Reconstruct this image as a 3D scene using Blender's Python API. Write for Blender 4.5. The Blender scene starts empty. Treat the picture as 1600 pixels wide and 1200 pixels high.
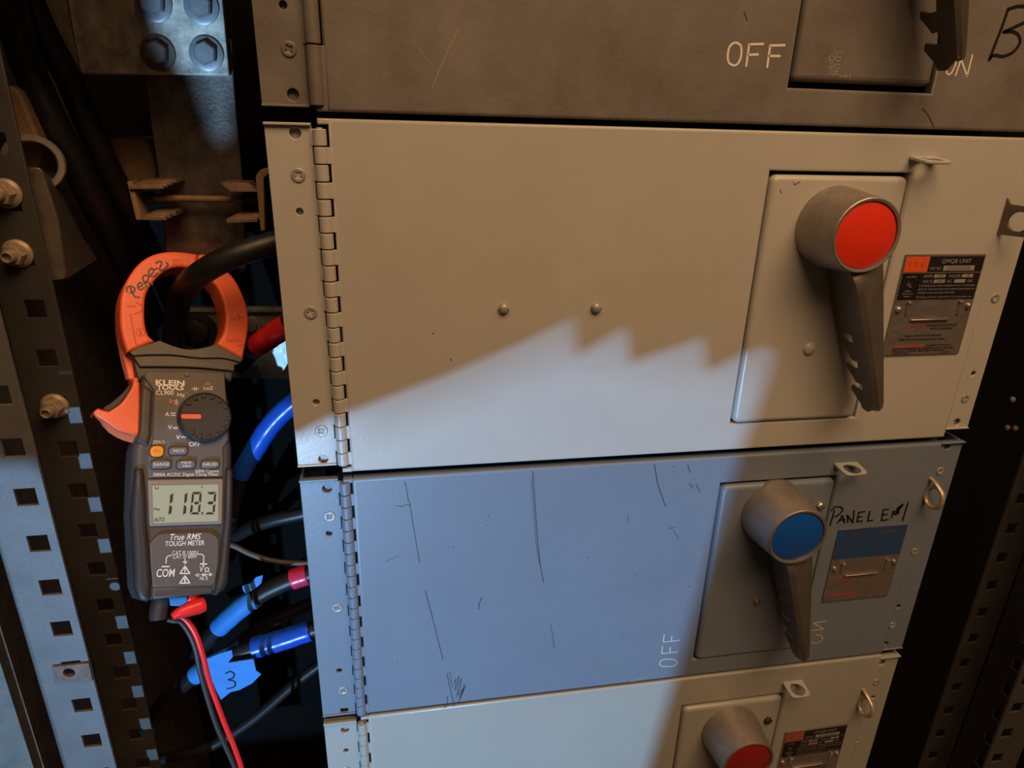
import bpy, bmesh, math, random
from mathutils import Vector, Matrix

scene = bpy.context.scene
COL = scene.collection
PI = math.pi

# ------------------------------------------------------------------ camera
cam_data = bpy.data.cameras.new('camera')
cam_data.sensor_width = 36.0
cam_data.lens = 23.713
cam_data.clip_start = 0.01
cam = bpy.data.objects.new('camera', cam_data)
COL.objects.link(cam)
cam.matrix_world = Matrix(((0.98490, 0.03785, -0.16893, 0.0866),
                           (-0.17109, 0.36200, -0.91634, -0.5370),
                           (0.02647, 0.93141, 0.36301, 1.3050),
                           (0, 0, 0, 1)))
scene.camera = cam

# ------------------------------------------------------------------ world, lights, exposure
scene.view_settings.view_transform = 'Standard'
scene.view_settings.look = 'None'
scene.view_settings.gamma = 1.0
scene.view_settings.use_curve_mapping = False
scene.view_settings.exposure = 0.0

world = bpy.data.worlds.new('world')
scene.world = world
world.use_nodes = True
bg = world.node_tree.nodes['Background']
bg.inputs['Color'].default_value = (1.0, 0.62, 0.33, 1)
bg.inputs['Strength'].default_value = 0.045

def aim(o, target):
    d = Vector(target) - o.location
    o.rotation_euler = d.to_track_quat('-Z', 'Y').to_euler()

# warm ceiling fixture of the electrical room
wl = bpy.data.lights.new('ceiling_lamp', 'AREA')
wl.shape = 'RECTANGLE'; wl.size = 1.70; wl.size_y = 1.10
wl.energy = 43
wl.color = (1.0, 0.60, 0.315)
wlo = bpy.data.objects.new('ceiling_lamp', wl); COL.objects.link(wlo)
wlo.location = (0.50, -1.15, 2.75); aim(wlo, (0.25, 0, 1.1))

# cool work lamp standing on the floor to the lower left
LAMP = Vector((-0.37, -1.39, 0.51))
sl = bpy.data.lights.new('work_lamp_beam', 'SPOT')
sl.energy = 120
sl.color = (0.31, 0.61, 1.0)
sl.shadow_soft_size = 0.009
sl.spot_size = math.radians(64); sl.spot_blend = 0.25
slo = bpy.data.objects.new('work_lamp_beam', sl); COL.objects.link(slo)
slo.location = LAMP; aim(slo, (0.0, 0.0, 0.92))

# ------------------------------------------------------------------ materials
def mat(name, col, rough=0.5, metal=0.0, var=0.0, vscale=20.0, bump=0.0, bscale=200.0, dark=None, spec=0.5, coat=0.0, streak=None):
    m = bpy.data.materials.new(name); m.use_nodes = True
    nt = m.node_tree; b = nt.nodes['Principled BSDF']
    b.inputs['Base Color'].default_value = (*col, 1)
    b.inputs['Roughness'].default_value = rough
    b.inputs['Metallic'].default_value = metal
    b.inputs['Specular IOR Level'].default_value = spec
    b.inputs['Coat Weight'].default_value = coat
    tc = nt.nodes.new('ShaderNodeTexCoord')
    src = tc.outputs['Object']
    if streak:
        mp = nt.nodes.new('ShaderNodeMapping'); mp.inputs['Scale'].default_value = streak
        nt.links.new(src, mp.inputs['Vector']); src = mp.outputs['Vector']
    if var > 0:
        n = nt.nodes.new('ShaderNodeTexNoise'); n.inputs['Scale'].default_value = vscale
        n.inputs['Detail'].default_value = 6; n.inputs['Roughness'].default_value = 0.65
        nt.links.new(src, n.inputs['Vector'])
        r = nt.nodes.new('ShaderNodeValToRGB')
        d = dark if dark else tuple(c * 0.45 for c in col)
        mixd = tuple(c + (e - c) * var for c, e in zip(col, d))
        lite = tuple(min(1, c * (1 + 0.35 * var)) for c in col)
        r.color_ramp.elements[0].position = 0.33; r.color_ramp.elements[0].color = (*mixd, 1)
        r.color_ramp.elements[1].position = 0.66; r.color_ramp.elements[1].color = (*lite, 1)
        nt.links.new(n.outputs['Fac'], r.inputs['Fac'])
        nt.links.new(r.outputs['Color'], b.inputs['Base Color'])
        mr = nt.nodes.new('ShaderNodeMapRange')
        mr.inputs['To Min'].default_value = min(1, rough * 1.15); mr.inputs['To Max'].default_value = rough * 0.9
        nt.links.new(n.outputs['Fac'], mr.inputs['Value']); nt.links.new(mr.outputs['Result'], b.inputs['Roughness'])
    if bump > 0:
        n2 = nt.nodes.new('ShaderNodeTexNoise'); n2.inputs['Scale'].default_value = bscale
        n2.inputs['Detail'].default_value = 3
        nt.links.new(src, n2.inputs['Vector'])
        bp = nt.nodes.new('ShaderNodeBump'); bp.inputs['Strength'].default_value = bump; bp.inputs['Distance'].default_value = 0.0006
        nt.links.new(n2.outputs['Fac'], bp.inputs['Height']); nt.links.new(bp.outputs['Normal'], b.inputs['Normal'])
    return m

M = {}
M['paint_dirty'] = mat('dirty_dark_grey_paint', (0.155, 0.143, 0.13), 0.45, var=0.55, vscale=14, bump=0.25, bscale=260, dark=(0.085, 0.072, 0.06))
M['paint_beige'] = mat('beige_grey_paint', (0.43, 0.425, 0.39), 0.30, var=0.08, vscale=9, bump=0.12, bscale=320)
M['paint_blue'] = mat('worn_blue_grey_paint', (0.158, 0.198, 0.25), 0.40, var=0.10, vscale=11, bump=0.15, bscale=300)
M['paint_light'] = mat('light_grey_paint', (0.34, 0.345, 0.31), 0.31, var=0.08, vscale=9, bump=0.12, bscale=320)
M['cast'] = mat('cast_aluminium', (0.36, 0.32, 0.28), 0.48, metal=0.75, var=0.35, vscale=45, bump=0.35, bscale=420)
M['cast_dark'] = mat('grey_cast_lever_metal', (0.17, 0.152, 0.135), 0.42, metal=0.6, var=0.3, vscale=45, bump=0.35, bscale=420)
M['cast_black'] = mat('dark_lever_metal', (0.10, 0.085, 0.07), 0.5, metal=0.5, var=0.3, vscale=45, bump=0.3, bscale=420)
M['red_disc'] = mat('red_enamel', (0.72, 0.035, 0.012), 0.32, var=0.1, vscale=60)
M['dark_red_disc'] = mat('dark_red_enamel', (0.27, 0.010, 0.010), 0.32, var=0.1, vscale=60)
M['blue_disc'] = mat('blue_enamel', (0.004, 0.085, 0.42), 0.3, var=0.1, vscale=60)
M['screw_dark'] = mat('grimy_screw', (0.17, 0.155, 0.135), 0.4, metal=0.3, var=0.3, vscale=200)
M['screw'] = mat('painted_screw', (0.36, 0.345, 0.31), 0.35, metal=0.3, var=0.3, vscale=200)
M['steel'] = mat('bright_steel', (0.62, 0.58, 0.52), 0.28, metal=0.9, var=0.2, vscale=150)
M['brass'] = mat('brassy_screw', (0.55, 0.42, 0.2), 0.3, metal=0.9)
M['plate_metal'] = mat('etched_aluminium', (0.27, 0.24, 0.225), 0.35, metal=0.6, var=0.35, vscale=60, streak=(1, 1, 3))
M['black_print'] = mat('black_print', (0.009, 0.008, 0.009), 0.5)
M['ring'] = mat('beige_painted_ring', (0.42, 0.34, 0.25), 0.35, metal=0.35, var=0.3, vscale=120)
M['blue_print'] = mat('blue_print', (0.012, 0.06, 0.19), 0.35, var=0.5, vscale=70, dark=(0.06, 0.05, 0.045))
M['orange_print'] = mat('orange_print', (0.72, 0.09, 0.02), 0.4)
M['red_print'] = mat('faded_red_print', (0.34, 0.04, 0.025), 0.5, var=0.6, vscale=220, dark=(0.2, 0.13, 0.11))
M['grey_print'] = mat('silver_print', (0.36, 0.335, 0.31), 0.4, metal=0.2)
M['white_engraving'] = mat('white_engraving_fill', (0.74, 0.70, 0.60), 0.5)
M['dim_engraving'] = mat('worn_engraving', (0.40, 0.36, 0.30), 0.5)
M['marker'] = mat('black_marker_ink', (0.012, 0.011, 0.012), 0.35)
M['scratch'] = mat('scratch_mark', (0.045, 0.045, 0.055), 0.6)
M['hole_black'] = mat('dark_interior', (0.012, 0.011, 0.010), 0.7)
M['cabinet'] = mat('shade_black_cabinet_steel', (0.0028, 0.0022, 0.0018), 0.9, var=0.3, vscale=6, spec=0.15)  # near-black colour also stands for the shade deep in the cabinet
M['post'] = mat('grey_galvanised_post', (0.098, 0.098, 0.098), 0.5, var=0.3, vscale=30, bump=0.2, bscale=300)
M['post_dark'] = mat('shaded_rack_steel', (0.048, 0.045, 0.040), 0.5, var=0.35, vscale=30, bump=0.2, bscale=300)  # darker copy of the post steel, with the shade put into its colour
M['zinc'] = mat('yellow_zinc', (0.36, 0.275, 0.185), 0.5, metal=0.25, var=0.5, vscale=160)
M['grey_bolt'] = mat('grey_steel_bolt', (0.34, 0.33, 0.33), 0.38, metal=0.35, var=0.3, vscale=160)
M['bus'] = mat('tarnished_bus_bar', (0.21, 0.185, 0.155), 0.36, metal=0.7, var=0.75, vscale=38, dark=(0.05, 0.042, 0.035), bump=0.4, bscale=300)
M['bus_bright'] = mat('scuffed_tin_plate', (0.82, 0.72, 0.58), 0.42, metal=0.1, var=0.65, vscale=55, dark=(0.10, 0.09, 0.075), bump=0.4, bscale=300)
M['galv'] = mat('galvanised_sheet', (0.29, 0.32, 0.30), 0.45, metal=0.45, var=0.5, vscale=90, streak=(3, 1, 1))
M['copper'] = mat('oxidised_copper_leaf', (0.32, 0.21, 0.14), 0.45, metal=0.55, var=0.5, vscale=120)
M['insulator'] = mat('tan_insulator', (0.25, 0.16, 0.08), 0.55, var=0.5, vscale=35)
M['tube'] = mat('grey_conduit', (0.22, 0.19, 0.155), 0.5, metal=0.3, var=0.3, vscale=50)
M['cable'] = mat('black_cable_jacket', (0.009, 0.009, 0.010), 0.42, var=0.3, vscale=60, bump=0.25, bscale=180)
M['wire_brown'] = mat('brown_grey_wire', (0.10, 0.075, 0.06), 0.5)
M['blue_tape'] = mat('blue_vinyl_tape', (0.008, 0.075, 0.50), 0.28, var=0.15, vscale=70)
M['blue_paper'] = mat('blue_masking_tape', (0.03, 0.21, 0.62), 0.55, var=0.2, vscale=60, bump=0.3, bscale=300)
M['red_tape'] = mat('red_vinyl_tape', (0.58, 0.015, 0.02), 0.32)
M['pink_tape'] = mat('pink_red_vinyl_tape', (0.62, 0.03, 0.085), 0.3)
M['orange'] = mat('orange_plastic', (0.90, 0.155, 0.06), 0.42, var=0.10, vscale=80, bump=0.15, bscale=700)
M['meter_grey'] = mat('grey_plastic', (0.102, 0.094, 0.088), 0.45, var=0.12, vscale=90, bump=0.2, bscale=900)
M['meter_dark'] = mat('dark_plastic_shell', (0.062, 0.057, 0.054), 0.45, var=0.15, vscale=70, bump=0.2, bscale=900)
M['rubber'] = mat('black_rubber', (0.028, 0.026, 0.026), 0.5, bump=0.2, bscale=700)
M['button'] = mat('grey_rubber_button', (0.14, 0.135, 0.14), 0.45)
M['amber'] = mat('amber_button', (0.86, 0.30, 0.02), 0.4)
M['lcd'] = mat('liquid_crystal_glass', (0.40, 0.45, 0.33), 0.18, var=0.06, vscale=25)
M['lcd_frame'] = mat('clear_bezel', (0.29, 0.245, 0.19), 0.2, metal=0.1)
M['segment'] = mat('lcd_segment', (0.028, 0.026, 0.022), 0.4)
M['white_print'] = mat('white_print', (0.80, 0.78, 0.74), 0.5)
M['orange_mark'] = mat('orange_pad_print', (0.72, 0.16, 0.07), 0.5)
M['mould'] = mat('moulded_mark', (0.50, 0.05, 0.02), 0.5)
M['red_lead'] = mat('red_silicone', (0.80, 0.022, 0.018), 0.35)
M['wall_paint'] = mat('dusty_grey_blue_steel', (0.105, 0.11, 0.098), 0.6, var=0.7, vscale=18, bump=0.35, bscale=160)
M['rust'] = mat('rusty_brown_edge', (0.085, 0.062, 0.038), 0.75, var=0.7, vscale=60, bump=0.6, bscale=220)
M['concrete'] = mat('brown_concrete', (0.16, 0.11, 0.08), 0.8, var=0.4, vscale=8, bump=0.4, bscale=60)
M['lamp_body'] = mat('lamp_black', (0.03, 0.03, 0.03), 0.5)

# ------------------------------------------------------------------ mesh helpers
XR, XU, XN = Vector((1, 0, 0)), Vector((0, 0, 1)), Vector((0, -1, 0))   # a sheet facing the front of the board

def frame(o, r=XR, u=XU, n=XN):
    m = Matrix.Identity(4)
    for i, v in enumerate((r, u, n)):
        for k in range(3): m[k][i] = v[k]
    m.translation = Vector(o)
    return m

def soften(pts, n=4, corner=38):
    """closed outline: round the gentle bends with a spline, keep the real corners"""
    k = len(pts); P = [Vector(p[:2]) for p in pts]
    sharp = []
    for i in range(k):
        a = (P[i] - P[i - 1]); b = (P[(i + 1) % k] - P[i])
        sharp.append(a.length < 1e-7 or b.length < 1e-7 or abs(math.degrees(a.angle_signed(b))) > corner)
    out = []
    for i in range(k):
        p1, p2 = P[i], P[(i + 1) % k]
        p0 = P[i - 1] if not sharp[i] else p1 * 2 - p2
        p3 = P[(i + 2) % k] if not sharp[(i + 1) % k] else p2 * 2 - p1
        for j in range(n):
            u = j / n
            q = 0.5 * ((2 * p1) + (p2 - p0) * u + (2 * p0 - 5 * p1 + 4 * p2 - p3) * u * u + (3 * p1 - p0 - 3 * p2 + p3) * u ** 3)
            out.append((q.x, q.y))
    return out

def curve_line(pts, n=5):
    """open 2-D stroke drawn through its points"""
    P = [Vector(p[:2]) for p in pts]; out = []
    closed = (P[0] - P[-1]).length < 1e-6
    for i in range(len(P) - 1):
        a = P[i - 1] if i else (P[-2] if closed else P[0] * 2 - P[1])
        d = P[i + 2] if i + 2 < len(P) else (P[1] if closed else P[-1] * 2 - P[-2])
        for j in range(n):
            u = j / n
            q = 0.5 * ((2 * P[i]) + (P[i + 1] - a) * u + (2 * a - 5 * P[i] + 4 * P[i + 1] - d) * u * u + (3 * P[i] - a - 3 * P[i + 1] + d) * u ** 3)
            out.append((q.x, q.y))
    out.append((P[-1].x, P[-1].y)); return out

class MB:
    def __init__(s): s.v = []; s.f = []
    def add(s, verts, faces, fn=None):
        b = len(s.v)
        s.v += [tuple(fn(Vector(p))) if fn else tuple(p) for p in verts]
        s.f += [tuple(b + i for i in f) for f in faces]
        return s
    def mat(s, verts, faces, m): return s.add(verts, faces, lambda p: m @ p)
    def plate(s, loops, thick, bevel=0.0, m=None, fn=None, res=2):
        """closed 2-D outlines (first the rim, then holes) as a solid sheet; local z from 0 (front) to -thick"""
        cu = bpy.data.curves.new('tmp', 'CURVE'); cu.dimensions = '2D'; cu.fill_mode = 'BOTH'
        bevel = min(bevel, thick * 0.49)
        cu.extrude = thick / 2 - bevel; cu.bevel_depth = bevel; cu.offset = -bevel; cu.bevel_resolution = res
        for lp in loops:
            sp = cu.splines.new('POLY'); sp.points.add(len(lp) - 1)
            for q, p in zip(sp.points, lp): q.co = (p[0], p[1], 0, 1)
            sp.use_cyclic_u = True
        ob = bpy.data.objects.new('tmp', cu)
        me = bpy.data.meshes.new_from_object(ob)
        V = [v.co + Vector((0, 0, -thick / 2)) for v in me.vertices]
        F = [tuple(p.vertices) for p in me.polygons]
        bpy.data.objects.remove(ob); bpy.data.curves.remove(cu); bpy.data.meshes.remove(me)
        return s.add(V, F, fn if fn else (lambda p: m @ p))
    def box(s, c, d, bevel=0.0, m=None):
        """box centred at c with size d (local axes of m)"""
        x, y, z = c; a, b, h = d[0] / 2, d[1] / 2, d[2]
        lp = [(x - a, y - b), (x + a, y - b), (x + a, y + b), (x - a, y + b)]
        mm = (m if m else Matrix.Identity(4)) @ Matrix.Translation((0, 0, z + h))
        return s.plate([lp], h, bevel, mm)
    def lathe(s, prof, m, n=32, closed=False):
        """profile of (radius, height) about local z"""
        V = []; F = []
        k = len(prof)
        for r, h in prof:
            for i in range(n):
                a = 2 * PI * i / n
                V.append((max(r, 1e-6) * math.cos(a), max(r, 1e-6) * math.sin(a), h))
        for j in range(k - 1):
            for i in range(n):
                i2 = (i + 1) % n
                F.append((j * n + i, j * n + i2, (j + 1) * n + i2, (j + 1) * n + i))
        if prof[0][0] > 1e-5: F.append(tuple(range(n - 1, -1, -1)))
        if prof[-1][0] > 1e-5: F.append(tuple((k - 1) * n + i for i in range(n)))
        return s.mat(V, F, m)
    def tube(s, pts, r, n=12, smooth=6, caps=True, flat=1.0):
        P = [Vector(p) for p in pts]
        R = r if isinstance(r, (list, tuple)) else [r] * len(P)
        if smooth > 1 and len(P) > 2:
            Q = []; RR = []
            for i in range(len(P) - 1):
                a = P[i - 1] if i else P[0] * 2 - P[1]
                d = P[i + 2] if i + 2 < len(P) else P[-1] * 2 - P[-2]
                for k in range(smooth):
                    t = k / smooth
                    Q.append(0.5 * ((2 * P[i]) + (P[i + 1] - a) * t + (2 * a - 5 * P[i] + 4 * P[i + 1] - d) * t * t + (3 * P[i] - a - 3 * P[i + 1] + d) * t ** 3))
                    RR.append(R[i] + (R[i + 1] - R[i]) * t)
            Q.append(P[-1]); RR.append(R[-1]); P, R = Q, RR
        up = Vector((0.13, -0.71, 0.69)).normalized()
        V = []; F = []
        for i, p in enumerate(P):
            t = (P[min(i + 1, len(P) - 1)] - P[max(i - 1, 0)]).normalized()
            a = up - t * up.dot(t)
            a = a.normalized() if a.length > 1e-4 else t.orthogonal().normalized()
            up = a; b = t.cross(a)
            for k in range(n):
                th = 2 * PI * k / n
                V.append(p + (a * math.cos(th) + b * math.sin(th) * flat) * R[i])
        for i in range(len(P) - 1):
            for k in range(n):
                k2 = (k + 1) % n
                F.append((i * n + k, i * n + k2, (i + 1) * n + k2, (i + 1) * n + k))
        if caps:
            F.append(tuple(range(n - 1, -1, -1))); F.append(tuple((len(P) - 1) * n + k for k in range(n)))
        return s.add(V, F)
    def ribbon(s, line, w, m, lift=0.0002):
        """a flat ink or paint stroke along a 2-D line, lying on a surface"""
        line = list(line)
        if 5 <= len(line) <= 12: line = curve_line(line)
        L = [Vector((p[0], p[1])) for p in line]
        for i in range(len(L) - 1):
            d = L[i + 1] - L[i]
            if d.length < 1e-7: continue
            nrm = Vector((-d.y, d.x)).normalized() * w / 2
            q = [L[i] + nrm, L[i] - nrm, L[i + 1] - nrm, L[i + 1] + nrm]
            s.mat([(p.x, p.y, lift) for p in q], [(0, 1, 2, 3)], m)
        for p in L:
            s.mat([(p.x + w / 2 * math.cos(a * PI / 4), p.y + w / 2 * math.sin(a * PI / 4), lift * 0.85) for a in range(8)], [tuple(range(8))], m)
        return s
    def poly(s, pts, m, lift=0.0002): 
        return s.mat([(p[0], p[1], lift) for p in pts], [tuple(range(len(pts)))], m)
    def text(s, string, p0, p1, h, m, lift=0.0002, bold=0.0, shear=0.0, fit=True):
        """lettering whose baseline runs from p0 to p1 (2-D, on the sheet m), cap height h"""
        cu = bpy.data.curves.new('tmp', 'FONT'); cu.body = string; cu.size = 1.0; cu.offset = bold; cu.shear = shear
        cu.resolution_u = 3
        ob = bpy.data.objects.new('tmp', cu)
        me = bpy.data.meshes.new_from_object(ob)
        if len(me.vertices) == 0: return s
        xs = [v.co.x for v in me.vertices]; x0, x1 = min(xs), max(xs)
        p0, p1 = Vector(p0), Vector(p1); ax = p1 - p0; L = ax.length; ax.normalize(); ay = Vector((-ax.y, ax.x))
        sx = L / (x1 - x0); sy = h / 0.69
        V = []
        for v in me.vertices:
            q = p0 + ax * (v.co.x - x0) * sx + ay * v.co.y * sy
            V.append((q.x, q.y, lift))
        F = [tuple(p.vertices) for p in me.polygons]
        bpy.data.objects.remove(ob); bpy.data.curves.remove(cu); bpy.data.meshes.remove(me)
        return s.mat(V, F, m)
    def build(s, name, material, parent=None, label=None, origin=None, angle=38):
        base = Vector(origin) if origin is not None else world_loc(parent)
        me = bpy.data.meshes.new(name)
        me.from_pydata([tuple(Vector(v) - base) for v in s.v], [], s.f)
        bm = bmesh.new(); bm.from_mesh(me)
        bmesh.ops.recalc_face_normals(bm, faces=bm.faces[:])
        bm.to_mesh(me); bm.free()
        me.polygons.foreach_set('use_smooth', [True] * len(me.polygons))
        me.set_sharp_from_angle(angle=math.radians(angle))
        me.materials.append(material)
        o = bpy.data.objects.new(name, me); COL.objects.link(o)
        if parent is not None:
            o.parent = parent; o.location = base - world_loc(parent)
        else: o.location = base
        if label: o['label'] = label
        return o

def world_loc(o):
    v = Vector((0, 0, 0))
    while o is not None:
        v += o.location; o = o.parent
    return v

def tag(o, label, cat, group=None, kind=None):
    if label: o['label'] = label
    if cat: o['category'] = cat
    if group: o['group'] = group
    if kind: o['kind'] = kind
    return o

def thing(name, label, cat, loc, group=None):
    o = bpy.data.objects.new(name, None); COL.objects.link(o); o.location = loc
    o.empty_display_size = 0.02
    return tag(o, label, cat, group)

def put(mesh, name, pos, parent, label=None, scale=1.0, rot=0.0):
    """another instance of a shared mesh, as a child of parent"""
    o = bpy.data.objects.new(name, mesh); COL.objects.link(o)
    o.parent = parent; o.location = Vector(pos) - world_loc(parent); o.scale = (scale,) * 3; o.rotation_euler = (0, rot, 0)
    if label: o['label'] = label
    return o

def circ(c, r, n=20, ry=None):
    ry = ry or r
    return [(c[0] + r * math.cos(2 * PI * i / n), c[1] + ry * math.sin(2 * PI * i / n)) for i in range(n)]

def rect(x0, z0, x1, z1): return [(x0, z0), (x1, z0), (x1, z1), (x0, z1)]

def rrect(x0, z0, x1, z1, r, n=4):
    out = []
    for cx, cz, a0 in ((x1 - r, z0 + r, -PI / 2), (x1 - r, z1 - r, 0), (x0 + r, z1 - r, PI / 2), (x0 + r, z0 + r, PI)):
        for i in range(n + 1):
            a = a0 + PI / 2 * i / n
            out.append((cx + r * math.cos(a), cz + r * math.sin(a)))
    return out

def rquad(pts, r, n=4):
    """any convex outline with rounded corners"""
    out = []; k = len(pts)
    for i in range(k):
        p = Vector(pts[i][:2]); a = Vector(pts[i - 1][:2]); b = Vector(pts[(i + 1) % k][:2])
        da = (a - p).normalized(); db = (b - p).normalized()
        rr = min(r, (a - p).length * 0.45, (b - p).length * 0.45)
        for j in range(n + 1):
            t = j / n
            q = (p + da * rr) * (1 - t) ** 2 + p * 2 * t * (1 - t) + (p + db * rr) * t ** 2
            out.append((q.x, q.y))
    return out

F0 = frame((0, 0, 0))
def fy(y): return frame((0, y, 0))                  # the front-facing sheet at depth y

# shared hardware meshes, built about their own centre, facing -Y
def hw(fn):
    mb = MB(); fn(mb)
    me = bpy.data.meshes.new('hardware')
    me.from_pydata(mb.v, [], mb.f)
    bm = bmesh.new(); bm.from_mesh(me); bmesh.ops.recalc_face_normals(bm, faces=bm.faces[:]); bm.to_mesh(me); bm.free()
    me.polygons.foreach_set('use_smooth', [True] * len(me.polygons)); me.set_sharp_from_angle(angle=math.radians(35))
    return me
def phillips(mb):
    w, l = 0.0008, 0.0027
    plus = [(w, w), (l, w), (l, -w), (w, -w), (w, -l), (-w, -l), (-w, -w), (-l, -w), (-l, w), (-w, w), (-w, l), (w, l)]
    mb.plate([circ((0, 0), 0.0053, 28), plus], 0.0018, 0.0007, frame((0, -0.0012, 0)))
    mb.lathe([(0.0049, 0.0), (0.0049, 0.0002), (0, 0.0002)], frame((0, 0.0004, 0)), 20)
def slotted(mb):
    mb.lathe([(0.0046, 0), (0.0046, 0.0012), (0.0041, 0.0026), (0.0028, 0.0036), (0.0012, 0.0040), (0, 0.0041)], frame((0, 0, 0)), 24)
    mb.box((0, 0.0009, 0.0024), (0.0092, 0.0010, 0.0014), 0.0001, frame((0, 0, 0)))
def rivet(mb):
    mb.lathe([(0.0030, 0), (0.0030, 0.0006), (0.0026, 0.0019), (0.0015, 0.0027), (0, 0.0030)], frame((0, 0, 0)), 16)
def bulge(mb):
    mb.lathe([(0.0062, 0), (0.0058, 0.0012), (0.0045, 0.0024), (0.0022, 0.0031), (0, 0.0033)], frame((0, 0, 0)), 24)
def colored(me, m):
    c = me.copy(); c.materials.clear(); c.materials.append(m); return c
PH, SL, RV, BU = hw(phillips), hw(slotted), hw(rivet), hw(bulge)

# ------------------------------------------------------------------ the stack of fused switch units
def handle(unit, xk, zk, ang, knob_m, lever_m, disc_m, depth=0.048):
    K = Vector((xk, 0, zk))
    mb = MB()
    mb.lathe([(0.0355, -0.002), (0.0350, 0.002), (0.0305, depth - 0.0025), (0.0300, depth), (0.0292, depth + 0.0006), (0.0272, depth + 0.0002), (0.0268, depth - 0.0022), (0, depth - 0.0022)],
             frame(K), 56)
    h = mb.build('handle', knob_m, unit)
    MB().lathe([(0.0264, depth - 0.0020), (0.0264, depth - 0.0012), (0.0256, depth - 0.0008), (0, depth - 0.0008)], frame(K), 48).build('color_disc', disc_m, h)
    a = math.radians(ang)
    d = Vector((math.sin(a), 0, -math.cos(a))); v = Vector((math.cos(a), 0, math.sin(a))); w = Vector((0, -1, 0))
    T0, T1 = 0.018, 0.166
    def lerp(p, q, t): return p + (q - p) * (t - T0) / (T1 - T0)
    lv = MB()
    # toothed side plate with the padlock notches, standing off the board
    out = [(0.010, 0.006), (0.060, 0.007), (0.088, 0.009), (0.093, 0.012), (0.0935, 0.027), (0.1025, 0.026), (0.1028, 0.018), (0.1008, 0.0095), (0.106, 0.0085), (0.115, 0.017),
           (0.120, 0.0205), (0.1195, 0.0285), (0.1285, 0.0275), (0.1288, 0.019), (0.1265, 0.0115), (0.131, 0.010), (0.138, 0.017), (0.1435, 0.0215), (0.143, 0.0300), (0.1515, 0.0295), (0.1515, 0.021), (0.1500, 0.0135), (0.155, 0.012), (0.161, 0.018),
           (0.1655, 0.0225), (0.171, 0.0245), (0.1715, 0.032), (0.166, 0.040), (0.164, 0.0455), (0.040, 0.0465), (0.033, 0.0440), (T0, 0.034)]
    lv.plate([out], 0.003, 0.0005, fn=lambda p: K + d * p.x + v * (lerp(-0.0125, -0.0045, p.x) + 0.003 + p.z) + w * p.y, res=1)
    # the folded front and the plain right-hand cheek
    V = []; F = []
    secs = [(T0, -0.0135, -0.0075, 0.0215, 0.034, 0.035, 0.030), (0.033, -0.0125, -0.0068, 0.0197, 0.044, 0.0452, 0.037), (0.040, -0.0120, -0.0065, 0.0189, 0.0465, 0.0480, 0.0375), (0.05, -0.0113, -0.0060, 0.0178, 0.0465, 0.0482, 0.038), (0.11, -0.0078, -0.0036, 0.0115, 0.0462, 0.0478, 0.040), (0.160, -0.0049, -0.0017, 0.0062, 0.0455, 0.0470, 0.0415), (0.1655, -0.0030, -0.0008, 0.0045, 0.0440, 0.0450, 0.0420)]
    for t, vl, vr, ve, wl, wr, we in secs:
        for q in ((vl, wl), (vr, wr), (ve, we), (ve + 0.001, 0.014), (ve - 0.002, 0.014), (ve - 0.002, we - 0.003), (vr, wr - 0.004), (vl, wl - 0.004)):
            V.append(K + d * t + v * q[0] + w * q[1])
    for j in range(len(secs) - 1):
        for i in range(8):
            i2 = (i + 1) % 8
            F.append((j * 8 + i, j * 8 + i2, (j + 1) * 8 + i2, (j + 1) * 8 + i))
    F.append(tuple(range(8))); F.append(tuple((len(secs) - 1) * 8 + i for i in range(8)))
    lv.add(V, F)
    lv.build('lever', lever_m, h, angle=28)
    return h

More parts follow.
